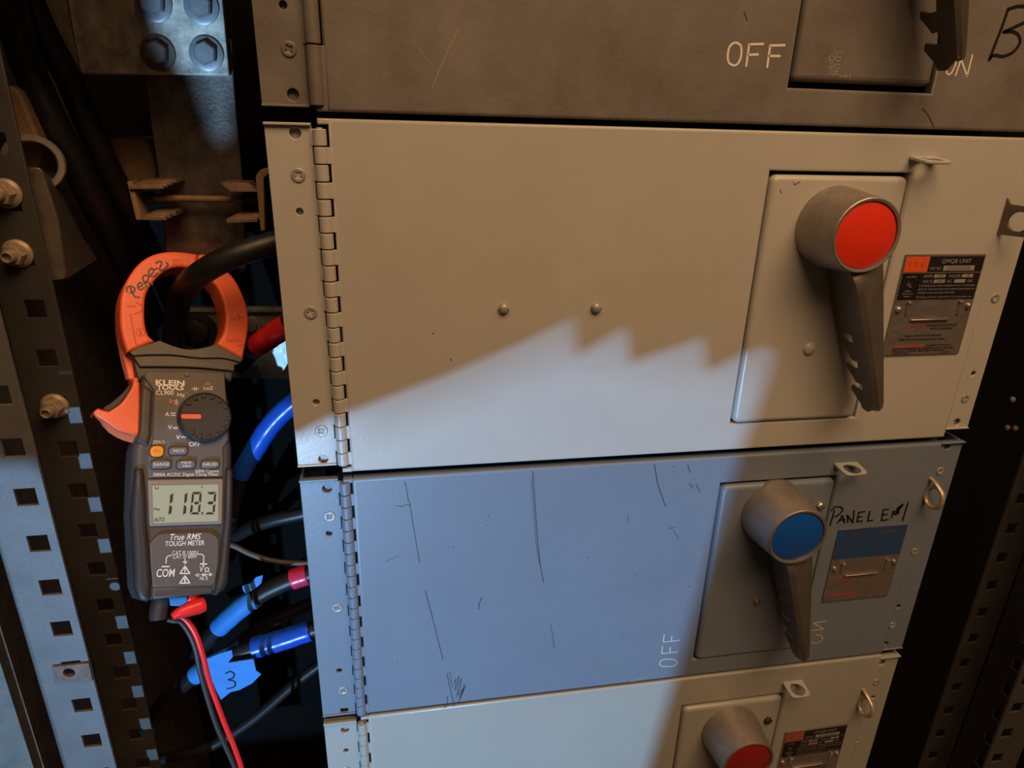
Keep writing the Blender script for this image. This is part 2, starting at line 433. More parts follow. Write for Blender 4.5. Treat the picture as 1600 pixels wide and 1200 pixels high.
def nameplate(unit, x0, z0, x1, z1, style):
    Y = -0.0016
    m = fy(Y)
    def uv(u, v): return (x0 + (x1 - x0) * u, z1 - (z1 - z0) * v)
    def q(u0, v0, u1, v1): return [uv(u0, v0), uv(u1, v0), uv(u1, v1), uv(u0, v1)]
    npl = MB().plate([rrect(x0, z0, x1, z1, 0.0008)], 0.0012, 0.0003, m).build('nameplate', M['plate_metal'], unit, 'metal rating plate with printed panels')
    W, H = x1 - x0, z1 - z0
    if style != 'blue':
        b = MB(); b.poly(q(0.31, 0.02, 0.985, 0.165), m, 0.0002); b.poly(q(0.015, 0.178, 0.985, 0.435), m, 0.0002)
        b.build('print_panel', M['black_print'], npl, 'black printed panel')
        MB().poly(q(0.015, 0.02, 0.30, 0.165), m, 0.0002).build('logo_patch', M['orange_print'] if style == 'orange' else M['red_print'], npl, 'orange logo patch' if style == 'orange' else 'dull red logo patch')
        t = MB()
        def tx(s, u0, u1, v, h, **k): t.text(s, uv(u0, v), uv(u1, v), h * H, m, 0.0003, **k)
        tx('QMQB UNIT', .46, .83, .082, .038); tx('CAT NO', .33, .47, .145, .026)
        for r in ((.50, .108, .89, .155), (.41, .19, .55, .222), (.76, .19, .90, .222), (.42, .24, .56, .273), (.68, .24, .82, .273)): t.poly(q(*r), m, 0.00025)
        tx('AMPS', .28, .39, .22, .026); tx('POLES', .60, .74, .22, .026); tx('VOLTS', .28, .40, .27, .026); tx('AC', .58, .65, .27, .026); tx('DC', .85, .92, .27, .026)
        tx('CONTINUOUS LOAD CURRENT NOT TO EXCEED', .25, .96, .308, .016); tx('80% OF THE RATING OF FUSES EMPLOYED IN', .25, .96, .342, .016)
        tx('OTHER THAN MOTOR CIRCUITS', .25, .72, .376, .016); tx('FEDERAL PACIFIC ELECTRIC CO. NEWARK, N.J.', .25, .96, .418, .014)
        for e in (((.035, .192), (.225, .192)), ((.225, .192), (.225, .425)), ((.225, .425), (.035, .425)), ((.035, .425), (.035, .192))): t.ribbon([uv(*e[0]), uv(*e[1])], 0.0005, m)
        tx('LISTED', .07, .19, .218, .014); tx('U', .10, .13, .295, .028); tx('L', .135, .16, .310, .028)
        t.ribbon(circ(uv(.13, .285), 0.0052, 20) + [(uv(.13, .285)[0] + 0.0052, uv(.13, .285)[1])], 0.0003, m)
        tx('ENCL', .09, .17, .355, .014); tx('SWITCH', .065, .195, .382, .014); tx('UNIT', .09, .17, .409, .014)
        t.build('white_lettering', M['grey_print'], npl)
        k = MB(); t = k
        tx('QMQB2032R', .55, .84, .146, .028); tx('200', .44, .53, .216, .022); tx('3', .82, .85, .216, .022); tx('240', .45, .53, .267, .022)
        k.build('stamped_values', M['black_print'], npl)
        k = MB(); t = k
        tx('HAZARD OF ELECTRICAL', .47, .87, .705, .019, bold=.01); tx('SHOCK OR BURN', .53, .82, .738, .019, bold=.01)
        tx('TURN OFF SWITCH BEFORE', .22, .70, .808, .019, bold=.01); tx('REMOVING OR INSTALLING FUSES', .16, .76, .846, .019, bold=.01)
        tx('HAZARD OF SWITCH', .53, .86, .912, .018, bold=.01); tx('BEFORE ENERGIZING, REMOVAL OR WORKING', .12, .91, .940, .017, bold=.01)
        tx('INSTALL COVER BEFORE TURNING', .12, .80, .964, .017, bold=.01); tx('SWITCH ON', .12, .33, .988, .017, bold=.01); tx('NEWARK', .74, .88, .985, .014)
        k.build('warning_lettering', M['black_print'], npl)
        k = MB(); t = k
        tx('DANGER', .22, .44, .712, .032, bold=.03); k.poly(q(.12, .890, .50, .918), m, 0.0003)
        k.build('red_lettering', M['red_print'], npl)
        if style == 'orange':
            k = MB(); t = k
            tx('F P E', .06, .25, .118, .045); k.build('logo_lettering', M['red_print'], npl)
    else:
        MB().poly(q(0.0, 0.0, 1.0, 0.40), m, 0.0002).build('print_panel', M['blue_print'], npl, 'worn blue printed panel')
        k = MB(); t = k
        def tx(s, u0, u1, v, h, **kk): t.text(s, uv(u0, v), uv(u1, v), h * H, m, 0.0003, **kk)
        tx('QMQB UNIT', .55, .88, .085, .030); tx('CAT NO', .42, .55, .15, .022)
        k.build('faded_lettering', M['plate_metal'], npl)
        k = MB(); t = k
        tx('DANGER', .20, .38, .72, .045, bold=.03); k.poly(q(.10, .885, .46, .92), m, 0.0003)
        k.build('red_lettering', M['red_print'], npl)
    # card holder: a raised slot lip, two bent tabs and two rivets
    for (u, v) in ((.175, .455), (.83, .455)):
        c = uv(u, v)
        MB().box((c[0], c[1] - 0.0065, 0), (0.0026, 0.0125, 0.0012), 0.0004, m).box((c[0], c[1] - 0.0004, 0), (0.0040, 0.0012, 0.0030), 0.0004, m).build('holder_tab', M['steel'], npl)
    a, b = uv(.24, .635), uv(.73, .635)
    MB().box(((a[0] + b[0]) / 2, a[1], 0), (b[0] - a[0], 0.0016, 0.0022), 0.0006, m).build('card_slot', M['steel'], npl)
    for (u, v) in ((.065, .53), (.945, .505)):
        c = uv(u, v); put(STEEL_RV, 'rivet', (c[0], Y, c[1]), npl)
    return npl

def hasp_tab(unit, x0, x1, z, proj, mtl):
    """flat padlock tab sticking straight out of the door, with an eye"""
    m = frame((0, 0, z), Vector((1, 0, 0)), Vector((0, -1, -0.13)), Vector((0, -0.13, 1)))
    o = rquad([(x0, -0.004), (x1, -0.004), (x1, proj), (x0, proj)], 0.007, 5)
    return MB().plate([o, circ(((x0 + x1) / 2, proj * 0.52), min(0.0080, (x1 - x0) * 0.33), 24)], 0.0028, 0.0008, m).build('hasp_tab', mtl, unit)

def latch_ring(unit, c, r, mtl, tilt=0.35):
    """eye standing out of the board beside the nameplate"""
    n = Vector((0.99, 0.10, -0.10)).normalized(); u = (Vector((0, 0, 1)) - n * n.z).normalized(); q = u.cross(n)
    C = Vector(c)
    pts = [C + u * (r * 1.12) * math.cos(2 * PI * i / 26 + 0.5) + q * r * math.sin(2 * PI * i / 26 + 0.5) * s_ for s_ in ((-1,) if q.y > 0 else (1,)) for i in range(0, 27)]
    pts = [Vector((C.x, 0.004, C.z + r * 1.75))] + [Vector((C.x, C.y + r * 0.45, C.z + r * 1.55))] + pts
    return MB().tube(pts, [0.0021] * len(pts), 10, 3, flat=1.3).build('latch_ring', mtl, unit)

STEEL_RV = colored(RV, M['steel'])

def hinge(unit, z0, z1, mtl, klen, x=0.0386, r=0.0049):
    mb = MB()
    n = max(1, round((z1 - z0) / klen)); L = (z1 - z0) / n
    for i in range(n):
        a, b = z0 + i * L + 0.0004, z0 + (i + 1) * L - 0.0004
        mb.lathe([(r * 0.86, a), (r, a + 0.0006), (r, b - 0.0006), (r * 0.86, b)], frame((x, 0.0015, 0), Vector((1, 0, 0)), Vector((0, 1, 0)), Vector((0, 0, 1))), 18)
        if i % 2 == 0:
            mb.box((x + 0.0045, (a + b) / 2, 0), (0.0066, b - a, 0.0020), 0.0003, fy(0.0022))
        else:
            mb.box((x - 0.0045, (a + b) / 2, 0), (0.0058, b - a, 0.0015), 0.0002, fy(0.0050))
    mb.lathe([(r * 0.45, z0 - 0.0006), (r * 0.45, z1 + 0.0006)], frame((x, 0.0015, 0), Vector((1, 0, 0)), Vector((0, 1, 0)), Vector((0, 0, 1))), 12)
    return mb.build('hinge', mtl, unit)

def unit(label, pm, screw_m, dz0, dz1, fz0, fz1, opening, plate, plate_y, plate_r, holes_l, screws_l, holes_r, screws_r, klen, lip=True):
    U = thing('switch_unit', label, 'switch', (0.333, 0.0, dz0), 'fused switch units in the stack')
    # box behind the door, coloured black to stand for shade in the gaps
    MB().box((0.339, 0, 0), (0.590, 0.20, dz1 - dz0 - 0.004), 0.0, frame((0, 0.125, dz0 + 0.002), Vector((1, 0, 0)), Vector((0, 1, 0)), Vector((0, 0, 1)))).build('enclosure', M['hole_black'], U, 'box coloured black for the shade inside the unit')
    # hinged door
    dm = MB().plate([rect(0.0449, dz0, 0.6375, dz1), opening], 0.011, 0.0025, fy(0), res=4)
    for zz in (dz0 + 0.0021, dz1 - 0.0021): dm.box((0.0416, zz, 0), (0.0084, 0.0042, 0.010), 0.0012, fy(0.0102))
    door = dm.build('door', pm, U)
    MB().plate([plate], 0.012, 0.0045, fy(plate_y), res=4).build('cover_plate', pm, U)
    # left flange with its return, and the right flange
    def chan(x0, x1, zz0, zz1, holes, y, side, name):
        mb = MB().plate([rrect(x0, zz0, x1, zz1, 0.0008)] + [circ(c, r, 18) for c, r in holes], 0.0028, 0.0006, fy(y))
        xs = x0 + 0.0012 if side < 0 else x1 - 0.0012
        A = (Vector((1, 0, 0)), Vector((0, 1, 0)), Vector((0, 0, 1)))
        mb.box((xs, y + 0.016, 0), (0.0022, 0.028, zz1 - zz0 - 0.001), 0.0004, frame((0, 0, zz0 + 0.0005), *A))
        mb.box((xs - side * 0.009, y + 0.029, 0), (0.018, 0.0022, zz1 - zz0 - 0.001), 0.0004, frame((0, 0, zz0 + 0.0005), *A))
        if lip:
            mb.box(((x0 + x1) / 2, y - 0.0005, 0), (x1 - x0, 0.005, 0.0020), 0.0006, frame((0, 0, zz1 - 0.0020), *A))
            mb.box(((x0 + x1) / 2, y + 0.0005, 0), (x1 - x0, 0.004, 0.0018), 0.0006, frame((0, 0, zz0), *A))
        # the dark floor seen through the punched holes
        f = mb.build(name, pm, U)
        bk = MB().box(((x0 + x1) / 2, (zz0 + zz1) / 2, 0), (x1 - x0 - 0.004, zz1 - zz0 - 0.004, 0.002), 0, fy(y + 0.0065))
        bk.build('backing_strip', pm, f)
        return f
    fl = chan(0.0, 0.0328, fz0, fz1, holes_l, 0.0040, -1, 'left_flange')
    fr = chan(0.6380, 0.6655, fz0 + 0.001, fz1 - 0.0005, holes_r, 0.0040, 1, 'right_flange')
    me = colored(PH, screw_m)
    for c in screws_l: put(me, 'screw', (c[0], 0.0042, c[1]), fl, rot=random.uniform(-1, 1))
    for c in screws_r: put(me, 'screw', (c[0], 0.0042, c[1]), fr, rot=random.uniform(-1, 1), scale=0.85)
    hinge(U, fz0 + 0.001, fz1 - 0.0035, pm, klen, r=0.0049 if klen < 0.03 else 0.0054)
    return U, door

random.seed(4)
# --- topmost unit, dark and grimy
BIG, SML = 0.0041, 0.0027
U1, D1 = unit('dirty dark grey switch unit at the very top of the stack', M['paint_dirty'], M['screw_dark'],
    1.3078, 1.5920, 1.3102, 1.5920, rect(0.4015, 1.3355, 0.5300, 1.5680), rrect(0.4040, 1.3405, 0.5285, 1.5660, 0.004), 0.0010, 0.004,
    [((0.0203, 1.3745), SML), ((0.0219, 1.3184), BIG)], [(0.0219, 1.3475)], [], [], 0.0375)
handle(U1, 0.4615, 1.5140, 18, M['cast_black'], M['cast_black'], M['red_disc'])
e = MB()
S = [(0.3528, 1.3651), (0.3565, 1.3625), (0.3573, 1.355), (0.3544, 1.35), (0.3493, 1.3505), (0.3467, 1.3545), (0.3468, 1.3615), (0.3496, 1.3647), (0.3528, 1.3651)]
e.ribbon(S, 0.0017, F0)
for S in ([(0.3628, 1.3496), (0.3628, 1.3646), (0.3743, 1.3654)], [(0.3629, 1.3573), (0.3711, 1.358)], [(0.3805, 1.3495), (0.3803, 1.3645), (0.3923, 1.3653)], [(0.3803, 1.3573), (0.3897, 1.3576)]): e.ribbon(S, 0.0017, F0)
e.build('off_lettering', M['white_engraving'], U1)
e = MB()
for S in ([(0.5417, 1.3614), (0.545, 1.3606), (0.5459, 1.3574), (0.544, 1.3514), (0.5417, 1.3501), (0.5393, 1.3518), (0.5387, 1.3565), (0.5398, 1.3601), (0.5417, 1.3614)], [(0.5483, 1.3495), (0.5499, 1.3617), (0.5593, 1.3493), (0.5594, 1.365)]): e.ribbon(S, 0.0014, F0)
e.build('on_lettering', M['white_engraving'], U1)
e = MB()
mk = fy(0.0010)
for S in ([(0.4389, 1.36), (0.4383, 1.3626), (0.4429, 1.3627)], [(0.4388, 1.3487), (0.4427, 1.3489)], [(0.4381, 1.3459), (0.4412, 1.3477), (0.4429, 1.3464)], [(0.4321, 1.3552), (0.4328, 1.3553)], [(0.4366, 1.3555), (0.4372, 1.3526)], [(0.4343, 1.3554), (0.4349, 1.3524)], [(0.4329, 1.3516), (0.4367, 1.3518), (0.4366, 1.3492)], [(0.4347, 1.3517), (0.4349, 1.3499)], [(0.4442, 1.3453), (0.4491, 1.3454)], [(0.4489, 1.3464), (0.4493, 1.3444), (0.4519, 1.3455), (0.4489, 1.3464)], [(0.4539, 1.3471), (0.454, 1.3436)],
          [(0.4427, 1.3576), (0.4422, 1.3563), (0.4408, 1.3559), (0.4391, 1.3563), (0.4383, 1.3576), (0.4389, 1.3587), (0.4403, 1.3591), (0.442, 1.3587), (0.4427, 1.3576)], [(0.4427, 1.3517), (0.4426, 1.351), (0.4409, 1.351), (0.4389, 1.3514), (0.4385, 1.3525), (0.439, 1.3536), (0.4406, 1.354), (0.4423, 1.3536), (0.4428, 1.3527)], [(0.4371, 1.3581), (0.4365, 1.3567), (0.435, 1.3563), (0.4331, 1.3567), (0.4324, 1.358), (0.4331, 1.3591), (0.4345, 1.3596), (0.4362, 1.3591), (0.4371, 1.3581)], [(0.4356, 1.3624), (0.4364, 1.3624)], [(0.4355, 1.3608), (0.4364, 1.361)], [(0.4357, 1.3479), (0.4366, 1.3481)], [(0.4358, 1.3466), (0.4368, 1.3468)]):
    e.ribbon(S, 0.0005, mk)
e.build('stamped_lettering', M['dim_engraving'], U1)
e = MB()
for S in ([(0.5816, 1.3995), (0.5808, 1.3909), (0.5794, 1.3816), (0.5776, 1.3711), (0.5763, 1.3624)], [(0.5814, 1.3989), (0.5885, 1.4013), (0.5957, 1.4019), (0.6013, 1.4011), (0.6048, 1.3978), (0.6028, 1.3925), (0.5933, 1.3875), (0.5831, 1.383)], [(0.5831, 1.383), (0.5908, 1.3836), (0.5967, 1.3818), (0.6004, 1.3779), (0.6003, 1.3738), (0.5961, 1.3683), (0.5879, 1.3653), (0.5794, 1.3658), (0.5765, 1.363)]): e.ribbon(S, 0.0026, F0)
e.build('marker_letter', M['marker'], U1)
for S in ([(0.1062, 1.3575), (0.115, 1.3467), (0.1245, 1.3361)], [(0.1203, 1.3259), (0.1245, 1.3356), (0.1333, 1.3536), (0.1402, 1.3661)]): MB().ribbon(S, 0.0003, F0).build('scratch', M['dim_engraving'], U1)
for S in ([(0.5255, 1.3235), (0.53, 1.3202), (0.5333, 1.3173), (0.5361, 1.3139), (0.5396, 1.31)], [(0.3551, 1.3862), (0.3584, 1.381)]): MB().ribbon(S, 0.0010, F0).build('drip_mark', M['scratch'], U1)

# --- beige unit with the red knob
U2, D2 = unit('clean beige-grey switch unit with bright red knob and two round-headed screws on its door', M['paint_beige'], M['screw'],
    1.0150, 1.3033, 1.0212, 1.3000, rect(0.3975, 1.0430, 0.5290, 1.2725), rrect(0.3990, 1.0440, 0.5262, 1.2695, 0.006), -0.0025, 0.006,
    [((0.0212, 1.2927), BIG), ((0.0196, 1.237), SML), ((0.0198, 1.0808), SML), ((0.0216, 1.027), BIG)], [(0.0209, 1.2634), (0.0216, 1.1585), (0.0221, 1.0546)],
    [((0.6535, 1.0827), SML), ((0.6507, 1.0296), BIG)], [(0.6531, 1.1597), (0.6524, 1.0558)], 0.0127)
handle(U2, 0.4620, 1.2270, 19, M['cast'], M['cast_dark'], M['red_disc'])
nameplate(U2, 0.5410, 1.1068, 0.6242, 1.2030, 'orange')
hasp_tab(U2, 0.5225, 0.5490, 1.2865, 0.022, M['paint_beige'])
for c in [(0.1768, 0, 1.16), (0.2563, 0, 1.159)]: put(colored(SL, M['screw']), 'door_screw', c, U2, 'round-headed slotted screw', rot=0.1)
for c in [(0.4624, -0.0025, 1.1168)]: put(colored(BU, M['paint_beige']), 'cover_stud', c, U2)
# latch bracket at the right edge
bx = (0.6294, 0, 1.2535)
mb = MB(); zc = (0.6472, 0, 1.2367)[2]
A = frame((bx[0] + 0.001, 0, 0), Vector((0.35, -0.937, 0)), Vector((0, 0, 1)), Vector((-0.937, -0.35, 0)))
mb.plate([rquad([(-0.003, zc - 0.016), (0.030, zc - 0.0155), (0.030, zc + 0.010), (0.004, zc + 0.011), (0.001, zc + 0.0165), (-0.003, zc + 0.0165)], 0.002), circ((0.0145, zc - 0.003), 0.0085, 22)], 0.0022, 0.0004, A)
mb.build('latch_bracket', M['cast_dark'], U2)
e = MB()
for S in ([(0.4182, 1.2643), (0.419, 1.262), (0.4218, 1.2625)], [(0.4208, 1.2628), (0.4235, 1.2643), (0.4239, 1.2633)], [(0.4069, 1.258), (0.409, 1.2549)]): MB().ribbon(S, 0.0005, fy(-0.0025)).build('scuff_mark', M['scratch'], U2)
for S in ([(0.1323, 1.1169), (0.133, 1.1159)], [(0.1179, 1.1402), (0.1186, 1.1396)]): MB().ribbon(S, 0.0008, F0).build('scuff_mark', M['scratch'], U2)

# --- blue-grey unit with the blue knob
U3, D3 = unit('scratched blue-grey switch unit with blue knob and PANEL handwriting', M['paint_blue'], M['screw'],
    0.7345, 1.0080, 0.7340, 1.0088, rect(0.3975, 0.7570, 0.5245, 0.9785), rrect(0.3990, 0.7582, 0.5220, 0.9760, 0.006), -0.0025, 0.006,
    [((0.0228, 0.9977), BIG), ((0.0212, 0.9513), SML), ((0.0199, 0.7912), SML), ((0.0216, 0.7387), BIG)], [(0.023, 0.9694), (0.0228, 0.8679), (0.022, 0.7652)],
    [((0.6482, 1.0027), BIG), ((0.6448, 0.7976), SML), ((0.6419, 0.7441), BIG)], [(0.6477, 0.9735), (0.6449, 0.8727), (0.6434, 0.7712)], 0.0125)
handle(U3, 0.4580, 0.9430, 15, M['cast'], M['cast_dark'], M['blue_disc'])
nameplate(U3, 0.5395, 0.8200, 0.6210, 0.9138, 'blue')
hasp_tab(U3, 0.5170, 0.5430, 0.9935, 0.020, M['paint_light'])
latch_ring(U3, (0.6354, -0.01, 0.9509), 0.0098, M['ring'])
put(colored(RV, M['brass']), 'cover_stud', (0.4589, -0.0025, 0.8311), U3, scale=1.3)
put(colored(SL, M['steel']), 'cover_screw', (0.5096, -0.0025, 0.9463), U3)
e = MB()
for S in ([(0.3681, 0.7624), (0.3758, 0.76), (0.3789, 0.7562), (0.3761, 0.7524), (0.3687, 0.752), (0.3611, 0.7536), (0.3583, 0.7574), (0.3606, 0.7621), (0.3681, 0.7624)], [(0.3779, 0.7714), (0.3591, 0.7712), (0.3588, 0.7816)], [(0.3683, 0.7713), (0.3681, 0.7785)], [(0.3778, 0.7873), (0.3591, 0.787), (0.3589, 0.7973)], [(0.3682, 0.7872), (0.3681, 0.794)]): e.ribbon(S, 0.0008, F0)
e.build('off_lettering', M['white_engraving'], U3)
e = MB()
for S in ([(0.5394, 0.7643), (0.5442, 0.7614), (0.5502, 0.7629), (0.5523, 0.7672), (0.5496, 0.7715), (0.5429, 0.7738)], [(0.537, 0.7805), (0.5509, 0.7807), (0.5359, 0.791), (0.552, 0.7915)]): e.ribbon(S, 0.0008, F0)
e.build('on_lettering', M['white_engraving'], U3)
e = MB()
for S in ([(0.5296, 0.9372), (0.5285, 0.9196)], [(0.5264, 0.9375), (0.5297, 0.9415), (0.5366, 0.9405), (0.5388, 0.9365), (0.5362, 0.932), (0.5318, 0.9295)], [(0.5369, 0.9215), (0.5401, 0.9305), (0.5448, 0.9211)], [(0.5384, 0.9249), (0.5443, 0.9249)], [(0.5487, 0.9213), (0.5461, 0.9304), (0.5547, 0.9205), (0.5527, 0.9353)], [(0.5656, 0.9331), (0.559, 0.9325), (0.5594, 0.9213), (0.5657, 0.9216)], [(0.5592, 0.927), (0.5636, 0.9272)], [(0.5718, 0.933), (0.5721, 0.9212), (0.5782, 0.9216)],
          [(0.5937, 0.9338), (0.5875, 0.9334), (0.5886, 0.92), (0.5964, 0.9208)], [(0.588, 0.927), (0.5937, 0.9279)], [(0.6, 0.9227), (0.6001, 0.9309), (0.6037, 0.9259), (0.6062, 0.9316), (0.6069, 0.9268)], [(0.6026, 0.9301), (0.608, 0.9379), (0.6043, 0.9282), (0.6096, 0.9384), (0.6039, 0.9342)], [(0.6151, 0.9406), (0.6148, 0.9298), (0.6145, 0.9179)]): e.ribbon(S, 0.0019, F0)
e.build('marker_handwriting', M['marker'], U3)
for S, w in (([(0.0911, 1.0025), (0.0931, 0.9851), (0.0947, 0.9787), (0.0959, 0.9672), (0.0985, 0.9438), (0.1018, 0.9147)], .0007), ([(0.0822, 0.9784), (0.0875, 0.9773), (0.0919, 0.9789), (0.0951, 0.9774)], .0005), ([(0.1066, 0.8819), (0.1125, 0.8511), (0.1225, 0.7957)], .0008), ([(0.2074, 1.0051), (0.2105, 0.9735), (0.215, 0.9306), (0.2186, 0.9026), (0.2232, 0.8793)], .0008), ([(0.2064, 0.9969), (0.2093, 0.9684), (0.2138, 0.9252), (0.2181, 0.9012)], .0005),
             ([(0.3254, 1.0041), (0.3311, 0.9829), (0.3419, 0.9572)], .0009), ([(0.1614, 0.8681), (0.1588, 0.8603), (0.1587, 0.8544)], .0009), ([(0.2331, 0.8261), (0.2356, 0.8119), (0.2386, 0.7926)], .0005), ([(0.1264, 0.7763), (0.1295, 0.7567), (0.1338, 0.7314)], .0007), ([(0.1289, 0.7785), (0.132, 0.7563)], .0005), ([(0.1269, 0.7457), (0.126, 0.7326), (0.1223, 0.7306)], .0008),
             ([(0.1332, 0.761), (0.1357, 0.7686), (0.1349, 0.7526), (0.1387, 0.7714), (0.1369, 0.7458), (0.1412, 0.7678), (0.1397, 0.7404), (0.1444, 0.7593), (0.1412, 0.7451), (0.1457, 0.7575), (0.1381, 0.7357), (0.1437, 0.7546), (0.1356, 0.7427)], .0006), ([(0.3039, 0.9502), (0.3047, 0.9433)], .0006), ([(0.3594, 1.0019), (0.363, 0.993)], .0007), ([(0.3634, 0.9806), (0.3675, 0.9776), (0.3654, 0.9745)], .0006), ([(0.3709, 0.98), (0.3767, 0.9702)], .0006), ([(0.3474, 0.9313), (0.3544, 0.9315)], .0005), ([(0.3536, 0.928), (0.3598, 0.9189)], .0004), ([(0.0691, 0.9187), (0.0825, 0.9241)], .0003)):
    MB().ribbon(S, w, F0).build('scratch', M['scratch'], U3)
e = MB()
for S in [(0.1341, 0.9294), (0.1662, 0.9505), (0.167, 0.9598), (0.2574, 0.9027), (0.2671, 0.9046), (0.3201, 0.8773), (0.3114, 0.8029), (0.077, 0.7973), (0.3798, 0.8575), (0.3456, 1.0007)]: e.poly(circ(S, 0.0006, 8), F0)
e.build('specks', M['scratch'], U3)
MB().ribbon([(0.3279, 0.7358), (0.3372, 0.7395), (0.3488, 0.742)], .0006, F0).build('pale_scratch', M['dim_engraving'], U3)

# --- light grey unit at the bottom
U4, D4 = unit('pale grey switch unit with dark red knob, lowest of the stack', M['paint_light'], M['screw'],
    0.4450, 0.7305, 0.4500, 0.7258, rect(0.3935, 0.4720, 0.5200, 0.6905), rrect(0.3950, 0.4735, 0.5175, 0.6880, 0.006), -0.0025, 0.006,
    [((0.0206, 0.7117), BIG), ((0.0198, 0.6829), SML)], [(0.0178, 0.6553)], [((0.6447, 0.7149), BIG), ((0.6457, 0.6607), SML)], [(0.644, 0.6853), (0.6421, 0.5839)], 0.0140)
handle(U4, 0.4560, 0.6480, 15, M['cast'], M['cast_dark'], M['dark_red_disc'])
nameplate(U4, 0.5325, 0.5330, 0.6155, 0.6285, 'red')
hasp_tab(U4, 0.5140, 0.5390, 0.7085, 0.021, M['paint_light'])
latch_ring(U4, (0.6251, -0.01, 0.6642), 0.0098, M['ring'], 0.15)
put(colored(SL, M['hole_black']), 'cover_screw', (0.5031, -0.0025, 0.6545), U4, 'dark cover screw')

# ------------------------------------------------------------------ clamp meter hanging on the cable
MO, MR, MU, MN = Vector((-0.09254, 0.012, 1.06177)), Vector((0.8694, 0.42737, -0.24799)), Vector((-0.01911, 0.5306, 0.84741)), Vector((0.49374, -0.732, 0.46947))
def fm(h): return frame(MO + MN * h, MR, MU, MN)         # the meter's front sheet raised by h
def mpt(p, h): return fm(h) @ Vector((p[0], p[1], 0))
METER = thing('clamp_meter', 'orange and grey digital clamp meter reading 118.3, hung on a black cable', 'clamp meter', MO - MU * 0.13 - MN * 0.02)

# body shell and the rubber sides
body = [(-0.02838, 0.04684), (0.03896, 0.05082), (0.03839, 0.03127), (0.04129, 0.02225), (0.04189, -0.01269), (0.04288, -0.01827), (0.04277, -0.04148)] + [(0.04132, -0.0772), (0.03963, -0.1015), (0.03697, -0.13143), (0.03406, -0.13668), (0.02797, -0.14059), (0.025, -0.13873), (-0.01888, -0.13681), (-0.02289, -0.13792), (-0.02821, -0.13539), (-0.03135, -0.12684), (-0.03295, -0.0978), (-0.03481, -0.07124), (-0.03447, -0.05342)] + [(-0.03426, -0.0384), (-0.03357, -0.01814), (-0.03182, -0.01201), (-0.02934, -0.00377), (-0.02902, 0.02342), (-0.02878, 0.03827)]
shell = MB().plate([body], 0.036, 0.006, fm(-0.0005), res=4).build('body_shell', M['meter_dark'], METER)
keypad = [(-0.02646, 0.03945), (-0.02415, 0.0444), (0.03623, 0.04778), (0.03732, 0.03123), (0.03785, 0.02215), (0.03869, -0.01266), (0.0346, -0.01925), (0.0341, -0.0444), (-0.02309, -0.04242), (-0.0237, -0.02036), (-0.01957, -0.01317), (-0.01952, 0.02907)]
MB().plate([keypad], 0.004, 0.0012, fm(0.0014)).build('keypad_panel', M['meter_grey'], METER)
lower = [(-0.02184, -0.0936), (-0.01504, -0.08663), (0.02423, -0.08897), (0.03066, -0.09481), (0.02974, -0.11501), (0.02655, -0.13225), (-0.01939, -0.12758), (-0.02112, -0.10889)]
MB().plate([rquad(lower, 0.003)], 0.004, 0.0012, fm(0.0016)).build('terminal_panel', M['meter_grey'], METER)
foot = [(-0.01939, -0.12758), (0.02655, -0.13225), (0.025, -0.13873), (-0.01888, -0.13681)]
MB().plate([foot], 0.010, 0.002, fm(-0.0002)).build('terminal_foot', M['meter_dark'], METER)
# side bumpers
g1 = [(-0.03481, -0.07124), (-0.03384, -0.05346), (-0.03269, -0.03442), (-0.02635, -0.03465), (-0.0242, -0.05402), (-0.0233, -0.07911), (-0.02184, -0.09508), (-0.01985, -0.12461), (-0.02112, -0.13647), (-0.02334, -0.13786), (-0.02821, -0.13539), (-0.03135, -0.12684), (-0.03295, -0.0978)]
MB().plate([g1], 0.030, 0.004, fm(0.0030), res=4).build('side_grip', M['rubber'], METER)
g2 = [(0.03607, -0.03685), (0.04209, -0.03706), (0.04261, -0.05242), (0.04153, -0.07722), (0.03963, -0.1015), (0.03697, -0.13143), (0.03406, -0.13668), (0.02797, -0.14059), (0.0255, -0.13901), (0.02685, -0.1331), (0.03044, -0.11509), (0.0323, -0.09445), (0.03453, -0.0788)]
MB().plate([g2], 0.030, 0.004, fm(0.0030), res=4).build('side_grip', M['rubber'], METER)
g3 = [(-0.02874, 0.03402), (-0.02594, 0.03308), (-0.0198, 0.02852), (-0.021, -0.00794), (-0.02372, -0.01726), (-0.03199, -0.01304), (-0.03007, -0.00377), (-0.02902, 0.02342)]
MB().plate([g3], 0.026, 0.003, fm(0.0024), res=3).build('side_grip', M['meter_dark'], METER)

# collar under the jaw, in two tiers
c1 = [(-0.03774, 0.05885), (-0.03086, 0.06388), (-0.01571, 0.07081), (-0.01084, 0.06878), (-0.00096, 0.06569), (0.00811, 0.06493), (0.01841, 0.06721), (0.02898, 0.07116), (0.0397, 0.06596), (0.05173, 0.05979), (0.04967, 0.05636), (0.03421, 0.05918), (0.01525, 0.05788), (-0.00493, 0.05905), (-0.02235, 0.05802), (-0.03496, 0.05627)]
MB().plate([soften(c1, 3)], 0.034, 0.0008, fm(0.0040)).build('collar', M['meter_grey'], METER)
c2 = [(-0.03469, 0.05661), (-0.02235, 0.05802), (-0.00493, 0.05905), (0.01525, 0.05788), (0.03421, 0.05918), (0.04967, 0.05636), (0.04444, 0.05347), (0.0447, 0.0486), (0.01521, 0.04998), (-0.00884, 0.04931), (-0.02979, 0.04804)]
MB().plate([soften(c2, 3)], 0.032, 0.0008, fm(0.0018)).build('collar', M['meter_grey'], METER)
